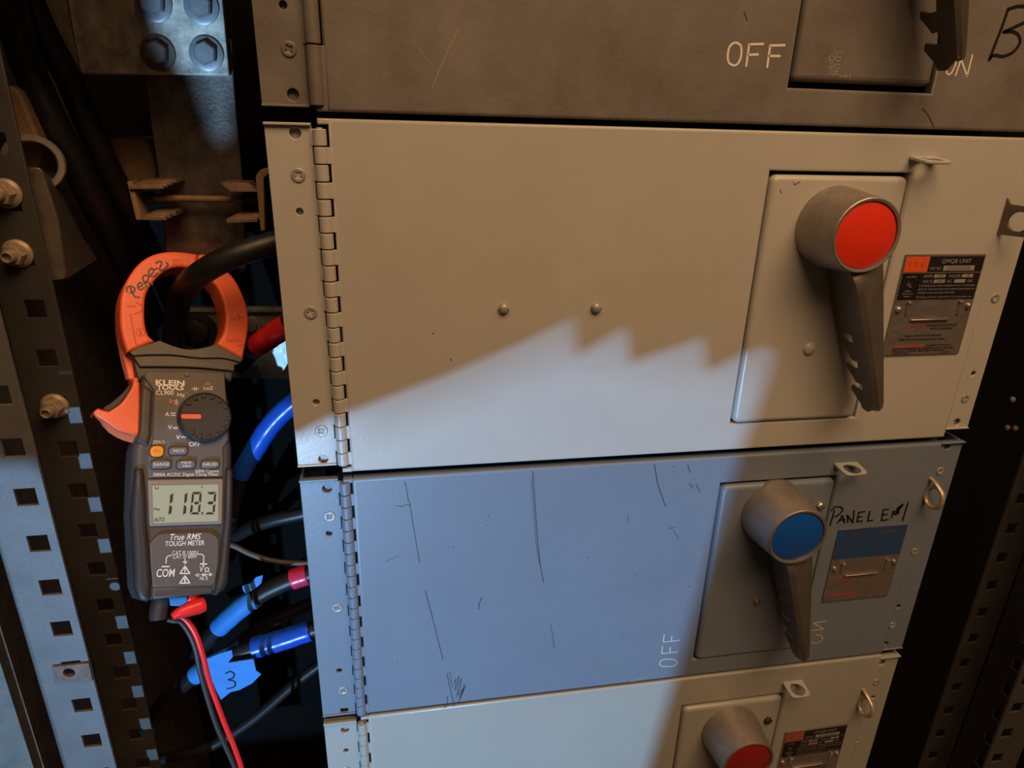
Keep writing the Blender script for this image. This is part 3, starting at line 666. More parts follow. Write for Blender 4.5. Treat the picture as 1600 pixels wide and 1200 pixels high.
c3 = [(-0.03402, 0.05505), (-0.0298, 0.04943), (-0.00884, 0.05019), (0.01521, 0.05077), (0.04471, 0.04941), (0.0426, 0.0389), (0.03617, 0.04261), (-0.02692, 0.03943), (-0.0306, 0.035)]
MB().plate([c3], 0.032, 0.002, fm(-0.0010)).build('neck', M['meter_dark'], METER)

# the two halves of the orange jaw
jl = [(-0.03912, 0.05874), (-0.04177, 0.06729), (-0.04391, 0.07782), (-0.04471, 0.09067), (-0.04425, 0.10486), (-0.04073, 0.11853), (-0.03431, 0.13176), (-0.02675, 0.14114), (-0.01702, 0.14773), (-0.00501, 0.15134), (0.00733, 0.15232), (0.01469, 0.15204), (0.01338, 0.14348), (0.01272, 0.13744), (0.00111, 0.13831), (-0.01002, 0.13388), (-0.01887, 0.12395), (-0.02556, 0.11062), (-0.02689, 0.09709), (-0.02632, 0.08391), (-0.02388, 0.07481), (-0.01908, 0.07008), (-0.03086, 0.06367)]
jr = [(0.01543, 0.15217), (0.01895, 0.15314), (0.02486, 0.15319), (0.03625, 0.14356), (0.04615, 0.1335), (0.05381, 0.11747), (0.05701, 0.10448), (0.05747, 0.09244), (0.0554, 0.07785), (0.05173, 0.05979), (0.0397, 0.06596), (0.02951, 0.07131), (0.03499, 0.08134), (0.03733, 0.09511), (0.03585, 0.1092), (0.03163, 0.12178), (0.02628, 0.12879), (0.0199, 0.13499), (0.01356, 0.13734), (0.01412, 0.1436)]
J1 = MB().plate([soften(jl)], 0.026, 0.0026, fm(0.0030), res=4).build('jaw', M['orange'], METER, 'fixed orange half of the jaw with handwriting')
J2 = MB().plate([soften(jr)], 0.026, 0.0026, fm(0.0030), res=4).build('jaw', M['orange'], METER, 'orange half of the jaw crossed by the cable')
jm = fm(0.0030)
mk = MB()
for S in ([(-0.04007, 0.11001), (-0.04047, 0.11194), (-0.03929, 0.11453), (-0.03678, 0.11522), (-0.03432, 0.11334), (-0.03523, 0.11044), (-0.03784, 0.10965)], [(-0.03789, 0.11451), (-0.03597, 0.10924), (-0.03425, 0.10637), (-0.03086, 0.10636)], [(-0.03179, 0.11513), (-0.02924, 0.11683), (-0.02897, 0.11855), (-0.03087, 0.11906), (-0.03228, 0.11696), (-0.03178, 0.11402), (-0.02959, 0.1132), (-0.02732, 0.11542)], [(-0.02891, 0.12338), (-0.02735, 0.11956), (-0.02541, 0.11579)], [(-0.02891, 0.12338), (-0.02702, 0.12636), (-0.02471, 0.12581), (-0.02468, 0.12265), (-0.02697, 0.11984)], [(-0.02678, 0.12009), (-0.0239, 0.12006), (-0.02118, 0.11909)],
          [(-0.02278, 0.127), (-0.02037, 0.13078), (-0.02204, 0.13314), (-0.02425, 0.12973), (-0.02326, 0.12614), (-0.02035, 0.12623), (-0.01772, 0.12959)], [(-0.02009, 0.13231), (-0.01745, 0.13386)], [(-0.01894, 0.13821), (-0.0158, 0.14044), (-0.01441, 0.13883), (-0.01597, 0.13295), (-0.013, 0.13342), (-0.00953, 0.13824), (-0.01083, 0.14011)]):
    mk.ribbon(S, 0.0013, jm)
mk.build('handwriting', M['marker'], J1)
mo = MB()
for S in ([(-0.03974, 0.09755), (-0.03323, 0.09833)], [(-0.03355, 0.10182), (-0.03024, 0.10001), (-0.02881, 0.09908), (-0.02972, 0.09455), (-0.03532, 0.0915)], [(-0.03145, 0.07793), (-0.02862, 0.07547)], [(-0.03006, 0.07916), (-0.03001, 0.07426)], [(-0.03745, 0.09148), (-0.03518, 0.07758), (-0.03273, 0.06481)]): mo.ribbon(S, 0.0007, jm)
mo.ribbon(circ((-0.03004, 0.07676), 0.0034, 20) + [((-0.03004, 0.07676)[0] + 0.0034, (-0.03004, 0.07676)[1])], 0.0004, jm)
mo.build('moulded_marks', M['mould'], J1)
mo = MB()
mo.text('600V', (-0.00602, 0.14183), (0.00214, 0.14317), 0.0022, jm).text('CAT IV', (-0.00601, 0.1388), (0.00265, 0.1402), 0.0022, jm).ribbon([(0.00627, 0.14527), (0.00605, 0.13957)], 0.0004, jm)
mo.build('moulded_marks', M['mould'], J1)
mo = MB()
mo.text('2000A', (0.03784, 0.07398), (0.0503, 0.07503), 0.0032, jm)
for S in ([(0.04337, 0.09457), (0.04675, 0.09791), (0.05349, 0.09804)], [(0.04791, 0.10104), (0.04952, 0.09642), (0.0467, 0.09468)], [(0.04691, 0.07121), (0.05307, 0.07348)]): mo.ribbon(S, 0.0006, jm)
mo.build('moulded_marks', M['mould'], J2)

# trigger
tg = [(-0.03478, 0.03903), (-0.03111, 0.04007), (-0.02912, 0.03506), (-0.02878, -0.0048), (-0.03003, -0.00842), (-0.04374, -0.00377), (-0.05261, 0.0033), (-0.06003, 0.00876), (-0.06035, 0.01178), (-0.05798, 0.01386), (-0.05406, 0.01241), (-0.05056, 0.01146), (-0.04225, 0.01833), (-0.03649, 0.0279), (-0.03409, 0.03431)]
TR = MB().plate([soften(tg, 4, 50)], 0.020, 0.0018, fm(-0.0020), res=4).build('trigger', M['orange'], METER)
tr2 = [(-0.05451, 0.01322), (-0.05056, 0.01126), (-0.04225, 0.01823), (-0.03622, 0.02822), (-0.03409, 0.0342), (-0.03521, 0.03584), (-0.03968, 0.02882), (-0.04805, 0.01972), (-0.05368, 0.01527)]
MB().plate([soften(tr2, 4, 50)], 0.016, 0.001, fm(-0.0055)).build('trigger_pad', M['rubber'], TR)
ua = [fm(-0.0040) @ Vector((p[0], p[1], 0)) for p in [(-0.05936, 0.01043), (-0.056, 0.00641), (-0.05204, 0.0037), (-0.04759, -0.00015), (-0.04311, -0.00301), (-0.0368, -0.00569), (-0.02931, -0.00799)]]
ub = [fm(-0.0150) @ Vector((p[0], p[1], 0)) for p in [(-0.05725, 0.00944), (-0.05306, 0.00142), (-0.04854, -0.00374), (-0.04356, -0.00739), (-0.03854, -0.01003), (-0.03164, -0.0124), (-0.02794, -0.01065)]]
uc = [fm(-0.0215) @ Vector((p[0], p[1], 0)) for p in [(-0.0557, 0.01173), (-0.05131, 0.0055), (-0.04674, 0.00081), (-0.04169, -0.00286), (-0.03661, -0.00552), (-0.03008, -0.00768), (-0.02653, -0.0061)]]
V = ua + ub + uc; k = len(ua)
F = [(r * k + i, r * k + i + 1, ((r + 1) % 3) * k + i + 1, ((r + 1) % 3) * k + i) for r in range(3) for i in range(k - 1)] + [(0, k, 2 * k), (k - 1, 3 * k - 1, 2 * k - 1)]
MB().add(V, F).build('trigger_underside', M['orange'], TR)
tl = [(-0.04453, 0.09348), (-0.03685, 0.08992), (-0.03655, 0.06255), (-0.02994, 0.05868), (-0.02982, 0.04563), (-0.03162, 0.03745), (-0.03612, 0.04078), (-0.03925, 0.05586), (-0.04298, 0.07397)]
MB().plate([tl], 0.014, 0.001, fm(-0.0100)).build('jaw_arm', M['orange'], METER)

# rotary dial
dc = (0.01902, 0.00652)
DM = frame(MO + MN * 0.0 + MR * dc[0] + MU * dc[1], MR, MU, MN)
RD = 0.0212
D = MB().lathe([(RD * 1.01, 0.0008), (RD, 0.0060), (RD * 0.955, 0.0085), (RD * 0.93, 0.0088), (RD * 0.91, 0.0078), (RD * 0.80, 0.0078), (0, 0.0078)], DM, 64)
for i in range(16):
    a = 2 * PI * i / 16 + 0.1
    if abs(math.cos(a) + 1) < 0.12: continue
    D.box((RD * 0.83 * math.cos(a), RD * 0.83 * math.sin(a), 0.0), (0.0036, 0.0036, 0.0090), 0.0007, DM)
D = D.build('dial', M['rubber'], METER)
p = (0.00727, 0.00638)
MB().plate([rrect(p[0] - 0.0078, p[1] - 0.0020, p[0] + 0.0078, p[1] + 0.0020, 0.0014)], 0.0012, 0.0003, fm(0.0088)).build('pointer', M['orange'], D, 'orange pointer mark')

# buttons
def button(c, w, h, m, legends, lm='white_print', name='button', label=None):
    B = MB().plate([rrect(c[0] - w / 2, c[1] - h / 2, c[0] + w / 2, c[1] + h / 2, min(w, h) * 0.42)], 0.004, 0.0012, fm(0.0038), res=3).build(name, m, METER, label)
    t = MB()
    for s, dy, ww, hh in legends:
        t.text(s, (c[0] - ww / 2, c[1] + dy - hh / 2), (c[0] + ww / 2, c[1] + dy - hh / 2), hh, fm(0.0038))
    t.build('legend', M[lm], B)
    MB().plate([rrect(c[0] - w / 2 - 0.0009, c[1] - h / 2 - 0.0009, c[0] + w / 2 + 0.0009, c[1] + h / 2 + 0.0009, min(w, h) * 0.45)], 0.001, 0.0002, fm(0.0018)).build('button_recess', M['rubber'], B)
button((-0.01705, -0.02135), 0.0100, 0.0090, M['amber'], [('SEL', 0, 0.0062, 0.0022)], 'orange_mark', label='amber round button')
button((-0.00119, -0.02134), 0.0140, 0.0066, M['button'], [('NCV', 0, 0.0080, 0.0024)])
button((-0.01402, -0.03207), 0.0145, 0.0066, M['button'], [('RANGE', 0, 0.0112, 0.0024)])
button((0.00473, -0.03266), 0.0140, 0.0068, M['button'], [('MAX', 0.0014, 0.0074, 0.0020), ('MIN', -0.0014, 0.0058, 0.0020)])
button((0.02328, -0.03325), 0.0140, 0.0066, M['button'], [('INRUSH', 0, 0.0114, 0.0024)])

# display
bz = [(-0.02336, -0.04393), (0.03388, -0.04547), (0.03262, -0.08341), (-0.02193, -0.08042)]
BZ = MB().plate([rquad(bz, 0.002)], 0.004, 0.0010, fm(0.0024)).build('display_bezel', M['lcd_frame'], METER)
lc = [(-0.0203, -0.04866), (0.02968, -0.05013), (0.02958, -0.08072), (-0.01921, -0.07827)]
LC = MB().plate([rquad(lc, 0.001)], 0.0006, 0.0001, fm(0.0027)).build('display', M['lcd'], BZ, 'pale green display')
sg = MB(); sm = fm(0.0027)
def Q(pts): sg.poly(pts, sm, 0.0002)
for P4 in ([(-0.00748, -0.05703), (-0.00511, -0.05594), (-0.00576, -0.06248), (-0.00784, -0.06398)], [(-0.00793, -0.06499), (-0.00595, -0.06656), (-0.0067, -0.07161), (-0.00886, -0.07246)], [(0.00344, -0.05717), (0.00559, -0.05594), (0.00479, -0.06317), (0.00285, -0.06449)], [(0.00285, -0.06553), (0.00478, -0.06732), (0.00419, -0.07223), (0.00197, -0.0733)],
           [(0.00931, -0.05552), (0.01604, -0.05591), (0.01424, -0.0577), (0.01068, -0.05749)], [(0.00891, -0.05613), (0.01048, -0.05811), (0.00987, -0.06351), (0.0083, -0.06486)], [(0.01644, -0.05656), (0.0158, -0.06453), (0.01421, -0.06316), (0.01464, -0.05814)], [(0.01026, -0.06458), (0.01164, -0.06362), (0.01342, -0.06374), (0.0144, -0.06485), (0.01321, -0.06582), (0.01124, -0.06569)], [(0.0081, -0.06568), (0.00966, -0.06704), (0.00906, -0.07156), (0.0071, -0.07266)], [(0.01559, -0.06577), (0.01496, -0.07263), (0.01338, -0.07147), (0.0138, -0.06691)], [(0.00768, -0.07353), (0.00944, -0.07201), (0.01318, -0.07229), (0.01455, -0.07406)],
           [(0.01635, -0.07232), (0.01754, -0.07241), (0.01713, -0.07426), (0.01594, -0.07417)],
           [(0.02086, -0.05618), (0.02757, -0.05656), (0.02551, -0.05837), (0.02226, -0.05817)], [(0.02797, -0.05723), (0.02728, -0.06487), (0.02546, -0.06368), (0.02611, -0.05883)], [(0.0208, -0.06507), (0.02221, -0.06411), (0.02464, -0.06427), (0.02585, -0.06541), (0.02442, -0.06658), (0.02179, -0.0664)], [(0.02706, -0.06655), (0.02639, -0.0735), (0.02478, -0.07232), (0.02522, -0.0677)], [(0.01893, -0.0744), (0.02074, -0.07286), (0.02457, -0.07315), (0.02597, -0.07494)]): Q(P4)
sg.ribbon([(-0.01936, -0.06783), (-0.01826, -0.0669), (-0.01715, -0.06779), (-0.01623, -0.06846), (-0.01512, -0.06753)], 0.0006, sm)
sg.text('AUTO', (-0.01894, -0.07709), (-0.01156, -0.0775), 0.0028, sm, bold=0.01)
sg.text('A', (0.01586, -0.05251), (0.01726, -0.05259), 0.0022, sm)
sg.ribbon([(-0.01835, -0.04988), (-0.01835, -0.0511), (-0.01742, -0.05156), (-0.01631, -0.05121), (-0.01631, -0.04998)], 0.0005, sm)
sg.build('digits', M['segment'], LC)

# printing
w1 = MB(); km = fm(0.0014)
def tx(s, a, b, h, mb=None, m_=km, **k): (mb or w1).text(s, a, b, h, m_, **k)
tx('KLEIN', (-0.01822, 0.03362), (0.0038, 0.03369), 0.0042, bold=0.035); tx('TOOLS', (-0.01744, 0.02957), (0.00319, 0.02993), 0.0038, bold=0.035)
tx('CL900', (-0.01789, 0.02527), (-0.0047, 0.0255), 0.0036, bold=0.012)
tx('Hz', (-0.00176, 0.02407), (0.00398, 0.02404), 0.0034, bold=0.01); tx('LoZ', (0.01901, 0.03098), (0.0265, 0.03104), 0.0030, bold=0.008)
for S in ([(0.00952, 0.03128), (0.01164, 0.03136)], [(0.01165, 0.03269), (0.01164, 0.02981)], [(0.01287, 0.03274), (0.01286, 0.02985)], [(0.01286, 0.03141), (0.01511, 0.0315)]): w1.ribbon(S, 0.0006, km)
tx('A', (-0.01096, 0.0075), (-0.00798, 0.00754), 0.0034, bold=0.012); w1.ribbon([(-0.00702, 0.00991), (-0.00585, 0.01057), (-0.00469, 0.00951), (-0.00332, 0.0104)], 0.0006, km); w1.ribbon([(-0.00682, 0.0082), (-0.00332, 0.00824)], 0.0006, km)
tx('V', (-0.00892, -0.00333), (-0.00584, -0.00333), 0.0034, bold=0.012); w1.ribbon([(-0.00506, -0.00184), (-0.00157, -0.00183)], 0.0006, km); w1.ribbon([(-0.00506, -0.0029), (-0.00157, -0.0029)], 0.0004, km)
tx('V', (-0.00273, -0.01164), (0.00038, -0.01167), 0.0034, bold=0.012); w1.ribbon([(0.00117, -0.01039), (0.00235, -0.00933), (0.00352, -0.01041), (0.00471, -0.00956)], 0.0007, km)
tx('OFF', (0.00706, -0.01752), (0.01586, -0.01765), 0.0036, bold=0.012); tx('ZERO', (-0.02003, -0.01514), (-0.01118, -0.01525), 0.0024)
tx('6000 Counts', (0.01194, -0.03961), (0.03061, -0.04013), 0.0024); tx('2000A AC/DC Digital Clamp Meter', (-0.01988, -0.04123), (0.03058, -0.04294), 0.0026)
for S in ([(-0.00372, 0.02098), (-0.00274, 0.01938), (-0.00372, 0.01773)], [(-0.00254, 0.02166), (-0.00137, 0.01941), (-0.00254, 0.01711)]): w1.ribbon(S, 0.0005, km)
w1.build('keypad_lettering', M['white_print'], METER)
w3 = MB()
w3.ribbon([(0.02029, 0.03619), (0.02154, 0.03714), (0.02288, 0.0363), (0.02446, 0.03727)], 0.0006, km).ribbon([(0.00399, 0.02722), (0.00519, 0.02803), (0.00648, 0.02675)], 0.0006, km).ribbon([(-0.00781, 0.02172), (-0.00489, 0.02008), (-0.00761, 0.01871), (-0.00762, 0.02151)], 0.0006, km).ribbon([(0.02028, 0.03506), (0.02423, 0.03546)], 0.0006, km)
w3.build('orange_lettering', M['orange_mark'], METER)
w2 = MB(); lm = fm(0.0016)
tx('True RMS', (-0.00741, -0.09258), (0.01582, -0.09428), 0.0048, w2, lm, bold=0.006, shear=0.25)
tx('TOUGH METER', (-0.01094, -0.09701), (0.01856, -0.0991), 0.0038, w2, lm, bold=0.008)
tx('CAT III 1000V', (-0.00571, -0.10437), (0.0136, -0.10635), 0.0032, w2, lm); tx('CAT IV 600V', (-0.00515, -0.10723), (0.01281, -0.10891), 0.0032, w2, lm)
tx('COM', (-0.01708, -0.11994), (-0.0042, -0.12125), 0.0060, w2, lm, bold=0.008)
tx('V', (0.01431, -0.12005), (0.01724, -0.12043), 0.0042, w2, lm, bold=0.01); tx('Hz %', (0.01476, -0.12657), (0.02094, -0.12721), 0.0030, w2, lm)
for S, w in (([(-0.01016, -0.11021), (-0.00999, -0.10627), (-0.00888, -0.10481), (-0.00618, -0.10451)], .0007), ([(0.0136, -0.10574), (0.01684, -0.10651), (0.01811, -0.10799), (0.01779, -0.11173)], .0007), ([(-0.01292, -0.11244), (-0.00793, -0.11305)], .0010), ([(0.01532, -0.11388), (0.02024, -0.11448)], .0010), ([(0.01778, -0.11235), (0.01766, -0.11621)], .0010), ([(0.00374, -0.10826), (0.00373, -0.11067)], .0006), ([(0.00221, -0.11049), (0.00545, -0.11088)], .0006), ([(0.00288, -0.11138), (0.00469, -0.11159)], .0005), ([(0.00335, -0.11224), (0.00421, -0.11234)], .0005),
             ([(0.00373, -0.11409), (0.00012, -0.11943), (0.00735, -0.12036), (0.00373, -0.11409)], .0009), ([(0.00372, -0.11569), (0.00372, -0.11869)], .0008), ([(0.00371, -0.12169), (-0.00008, -0.12695), (0.00732, -0.12777), (0.00371, -0.12169)], .0009), ([(0.00409, -0.12314), (0.00314, -0.125), (0.00428, -0.12516), (0.00332, -0.12682)], .0008),
             ([(0.01881, -0.12042), (0.0196, -0.12052), (0.01883, -0.11829), (0.02022, -0.11744), (0.02179, -0.11866), (0.02079, -0.12067), (0.02178, -0.1208)], .0007), ([(0.01158, -0.12212), (0.01274, -0.12227)], .0006), ([(0.01275, -0.12126), (0.01274, -0.12328)], .0006), ([(0.01372, -0.12119), (0.0143, -0.12248), (0.01371, -0.12361)], .0005), ([(0.01586, -0.12248), (0.02117, -0.12297)], .0006), ([(0.01723, -0.12164), (0.01722, -0.12367), (0.019, -0.12289), (0.01723, -0.12164)], .0007), ([(0.0192, -0.1219), (0.01918, -0.12393)], .0006), ([(0.02236, -0.1221), (0.02235, -0.12414)], .0006), ([(0.02315, -0.1222), (0.02314, -0.12424)], .0006), ([(0.02315, -0.12322), (0.02454, -0.1234)], .0006)):
    w2.ribbon(S, w, lm)
w2.build('terminal_lettering', M['white_print'], METER)
MB().lathe([(0.0022, 0), (0.0018, 0.001), (0, 0.0013)], frame(MO + MN * 0.0014 + MR * (0.00582, 0.04352)[0] + MU * (0.00582, 0.04352)[1], MR, MU, MN), 16).build('sensor_lamp', M['button'], METER)

# test leads plugged into the lower edge
pb = [mpt(q, -0.016) for q in [(-0.00891, -0.13004), (-0.00981, -0.13819), (-0.01099, -0.14334), (-0.01188, -0.14898), (-0.01204, -0.15423)]]
LB = thing('test_lead', 'black test lead, left of the pair below the clamp meter', 'test lead', pb[0], 'test leads of the meter')
MB().tube(pb, [0.0064, 0.0072, 0.0068, 0.0066, 0.0062], 20, 4).build('plug', M['rubber'], LB, 'black plug')
MB().tube([(-0.1076, -0.046, 0.9123), (-0.1029, -0.046, 0.9104), (-0.0973, -0.047, 0.9092), (-0.0912, -0.05, 0.8977), (-0.0881, -0.052, 0.8828), (-0.0872, -0.054, 0.8638), (-0.0849, -0.055, 0.836), (-0.0814, -0.056, 0.8041), (-0.0767, -0.056, 0.7765), (-0.0716, -0.056, 0.7454), (-0.0692, -0.056, 0.6975), (-0.0744, -0.05, 0.6279), (-0.0898, -0.04, 0.5278)], 0.0023, 12, 5).build('lead_wire', M['rubber'], LB, 'black wire')
pr = [mpt(q, -0.014) for q in [(0.01057, -0.13282), (0.01151, -0.13894), (0.01418, -0.14433)]]
LR = thing('test_lead', 'red test lead with elbow plug, right of the pair below the clamp meter', 'test lead', pr[0], 'test leads of the meter')
P_ = MB().tube(pr, [0.0066, 0.0068, 0.0060], 18, 4)
P_.tube([mpt(q, -0.012) for q in [(0.02138, -0.14705), (0.01805, -0.14773), (0.01031, -0.14908), (0.00272, -0.15099), (-0.00251, -0.15324)]], [0.0076, 0.0082, 0.0076, 0.0058, 0.0036], 18, 5, flat=0.8)
P_.build('plug', M['red_lead'], LR, 'red elbow plug')
MB().plate([[(-0.00567, -0.13687), (0.00729, -0.13831), (0.00766, -0.14312), (0.00226, -0.14543), (-0.00474, -0.14394)]], 0.004, 0.0008, fm(-0.0060)).build('tape_flag', M['blue_paper'], LR, 'scrap of blue tape')
MB().tube([(-0.0977, -0.05, 0.9184), (-0.0924, -0.05, 0.9138), (-0.0863, -0.052, 0.9002), (-0.0828, -0.054, 0.8778), (-0.081, -0.055, 0.8505), (-0.0778, -0.056, 0.8287), (-0.0742, -0.056, 0.8021), (-0.0698, -0.056, 0.7753), (-0.0662, -0.056, 0.7444), (-0.0636, -0.056, 0.6963), (-0.0686, -0.05, 0.6265), (-0.0829, -0.04, 0.526)], 0.0023, 12, 5).build('lead_wire', M['red_lead'], LR)


# ------------------------------------------------------------------ slotted uprights
def upright(label, hx, ex_in, ex_out, zf0, zr0, pitch, mtl, nuts=(), ztop=1.62, zbot=0.42):
    """U-shaped rack upright: a front flange at y=-0.074 and a rear flange at y=0, each punched with square holes, joined by a web"""
    P_ = thing('slotted_upright', label, 'rack post', ((ex_in + ex_out) / 2, -0.037, zbot))
    a, b = min(ex_in, ex_out), max(ex_in, ex_out)
    def holes(z0, x):
        out = []; k = math.ceil((zbot + 0.02 - z0) / pitch); z = z0 + k * pitch
        while z < ztop - 0.02:
            out.append(rect(x - 0.0068, z - 0.0068, x + 0.0068, z + 0.0068)); z += pitch
        return out
    MB().plate([rect(a, zbot, b, ztop)] + holes(zf0, hx[0]), 0.0028, 0.0004, fy(-0.074)).build('front_flange', mtl[0], P_)
    MB().plate([rect(a, zbot, b, ztop)] + holes(zr0, hx[1]), 0.0028, 0.0004, fy(0.0)).build('rear_flange', mtl[1], P_)
    s = 1 if ex_out > ex_in else -1
    wm = frame((ex_out, 0, 0), Vector((0, -s, 0)), Vector((0, 0, 1)), Vector((-s, 0, 0)) if s > 0 else Vector((1, 0, 0)))
    mw = frame((ex_out - s * 0.0001, 0, 0), Vector((0, -1, 0)) if s > 0 else Vector((0, 1, 0)), Vector((0, 0, 1)), Vector((-s, 0, 0)))
    hs = []
    if s > 0: hs = [[(-p[0] if False else p[0], p[1]) for p in h] for h in holes(zf0 + pitch * 0.5, 0.037)]
    lo = rect(0.0022, zbot, 0.0735, ztop) if s > 0 else rect(-0.0735, zbot, -0.0022, ztop)
    MB().plate([lo] + hs, 0.0026, 0.0004, mw).build('web', mtl[1], P_)
    return P_

def flange_nut(mb, c, r=0.0078, y=0.0):
    m = frame((c[0], y, c[1]))
    mb.lathe([(r * 1.30, 0), (r * 1.30, 0.0014), (r * 1.05, 0.0032)], m, 28)
    mb.lathe([(r * 1.0, 0.002), (r * 1.0, 0.0085), (r * 0.86, 0.0100), (r * 0.52, 0.0101)], m, 6)
    mb.lathe([(r * 0.56, 0.008), (r * 0.56, 0.0155), (r * 0.46, 0.0165), (r * 0.40, 0.0165), (r * 0.38, 0.0130), (0, 0.0130)], m, 20)

UL_ = upright('grey steel upright with square holes and three brassy nuts, at the left edge', (-0.1722, -0.1742), -0.1592, -0.1962, 0.9348, (-0.1729, 0.9354)[1], 0.0385, (M['post'], M['post_dark']))  # rear flange and web take the steel coloured darker for shade
for c in [(-0.1749, 1.2491), (-0.1767, 1.2074), (-0.1762, 1.0888)]:
    n_ = MB(); flange_nut(n_, c); n_.build('flange_nut', M['zinc'], UL_, 'brassy flange nut')
cn = [(-0.185, 0.9012), (-0.1585, 0.9014), (-0.1589, 0.8839), (-0.1854, 0.8851)]
MB().plate([cn, circ((-0.1741, 0.8939), 0.0042, 18)], 0.0022, 0.0004, fy(-0.0762)).build('clip_nut', mat('rusty_clip_steel', (0.12, 0.078, 0.055), 0.6, metal=0.2, var=0.6, vscale=140), UL_, 'rusty clip nut plate')
UR_ = upright('dim slotted upright beyond the right edge of the switch stack', (0.7560, 0.7585), 0.7420, 0.7860, 0.7480, 0.8180, 0.0385, (M['post_dark'], M['post_dark']))

# bent support bracket and conduit end behind the left upright
mb = MB()
mb.plate([rquad([(-0.1688, 1.2653), (-0.1553, 1.2656), (-0.1533, 1.249), (-0.1511, 1.2265), (-0.1543, 1.1859), (-0.169, 1.1841)], 0.003)], 0.003, 0.0006, fy(0.012))
BR = mb.build('support_bracket', mat('bracket_steel', (0.20, 0.165, 0.135), 0.42, metal=0.55, var=0.6, vscale=40, bump=0.3), None, origin=(-0.1562, 0.012, 1.2264)); tag(BR, 'bent steel bracket bolted behind the left upright, near the ring', 'bracket')
p0 = [(-0.1553, 0.012, 1.2656), (-0.1533, 0.012, 1.249), (-0.1511, 0.012, 1.2265), (-0.1543, 0.012, 1.1859)]
p1 = [(-0.1724, 0.075, 1.2476), (-0.1678, 0.075, 1.2276), (-0.1624, 0.075, 1.2061), (-0.1549, 0.075, 1.1887)]
V = [Vector(p) for p in p0] + [Vector(p) for p in p1]
V += [v + Vector((-0.002, 0.003, 0)) for v in V]
F = [(i, i + 1, i + 5, i + 4) for i in range(3)] + [(8 + i, 8 + i + 4, 8 + i + 5, 8 + i + 1) for i in range(3)] + [(0, 4, 12, 8), (3, 11, 15, 7), (0, 8, 9, 1), (1, 9, 10, 2), (2, 10, 11, 3), (4, 5, 13, 12), (5, 6, 14, 13), (6, 7, 15, 14)]
mb = MB(); mb.add(V, F); mb.build('side_leaf', M['post_dark'], BR)  # same bracket, coloured darker for the side turned from the light
mb = MB()
rc = (-0.1739, 0.045, 1.2663)
A3 = frame(rc, Vector((0.934, 0.358, 0)), Vector((-0.02, 0.05, 0.998)), Vector((0.357, -0.932, 0.054)))
mb.lathe([(0.0150, -0.03), (0.0205, -0.03), (0.0205, 0.0), (0.0196, 0.0014), (0.0160, 0.0014), (0.0150, 0.0), (0.0150, -0.03)], A3, 40)
tag(mb.build('conduit_end', M['tube'], None, origin=rc), 'open grey conduit ring behind the left upright', 'conduit')

# ------------------------------------------------------------------ bus bars, insulators and fuse clips in the wiring gutter
def hexbolt(parent, c, y, m, label=None, r=0.0092, washer=True):
    mb = MB(); k = frame((c[0], y, c[1]))
    if washer: mb.lathe([(r * 1.45, 0), (r * 1.45, 0.0020), (r * 1.35, 0.0024), (r * 0.8, 0.0024)], k, 32)
    k2 = frame((c[0], y, c[1]), Vector((0.92, 0, 0.39)), Vector((-0.39, 0, 0.92)))
    mb.lathe([(r * 1.0, 0.002), (r * 1.0, 0.0080), (r * 0.86, 0.0092), (0, 0.0094)], k2, 6)
    return mb.build('bolt', m, parent, label)
YB = 0.115
BP = MB().plate([rquad([(-0.1551, 1.41), (-0.0404, 1.4168), (-0.0403, 1.39), (-0.0415, 1.3343), (-0.1559, 1.3316), (-0.1556, 1.3841)], 0.002)], 0.009, 0.0010, fy(YB)).build('bus_link_plate', M['bus_bright'], None, origin=(-0.09, YB, 1.36))
tag(BP, 'scuffed bus connection plate with four bolts, at the top left', 'bus bar')
for c, m_ in zip([(-0.0921, 1.3844), (-0.0566, 1.3843), (-0.0947, 1.3489), (-0.0572, 1.35)], ('grey_bolt', 'grey_bolt', 'tube', 'grey_bolt')): hexbolt(BP, c, YB - 0.0002, M[m_], None)
BB = MB().plate([rquad([(-0.1065, 1.3604), (-0.0383, 1.3634), (-0.0402, 1.329), (-0.0424, 1.24), (-0.0481, 1.1691), (-0.1171, 1.1697), (-0.1124, 1.2437), (-0.1111, 1.3216)], 0.002)], 0.008, 0.0010, fy(0.1245)).build('bus_bar', M['bus'], None, origin=(-0.07, 0.128, 1.26))
tag(BB, 'vertical tarnished bus bar running down behind the fuse clips', 'bus bar')

def leaf_stack(parent, pts_px, n, y, dz, dx, m):
    for i in range(n):
        q = [(p[0] + dx * i, p[1] + dz * i) for p in pts_px]
        MB().plate([q], 0.030, 0.0004, fy(y + 0.004 * i)).build('leaf', m, parent)
CL = thing('fuse_clip', 'left fuse clip of stacked copper leaves, beside the heavy cables', 'fuse clip', (-0.114, 0.1, 1.2344), 'fuse clips')
leaf_stack(CL, [(-0.1248, 1.2467), (-0.0992, 1.247), (-0.0985, 1.2447), (-0.1247, 1.2442)], 4, 0.085, 0.0013, 0.0026, M['copper'])
leaf_stack(CL, [(-0.1184, 1.2225), (-0.0999, 1.2226), (-0.0999, 1.2191), (-0.1184, 1.2193)], 3, 0.085, 0.0014, 0.0030, M['copper'])
MB().plate([[(-0.1262, 1.25), (-0.1223, 1.25), (-0.1194, 1.2189), (-0.1244, 1.2189)]], 0.020, 0.0008, fy(0.088)).build('bracket', M['insulator'], CL)
CR = thing('fuse_clip', 'right fuse clip of stacked copper leaves, next to the beige flange', 'fuse clip', (-0.0328, 0.07, 1.2383), 'fuse clips')
leaf_stack(CR, [(-0.0434, 1.2469), (-0.0208, 1.2467), (-0.021, 1.2444), (-0.0432, 1.2444)], 4, 0.07, 0.0013, -0.0026, M['copper'])
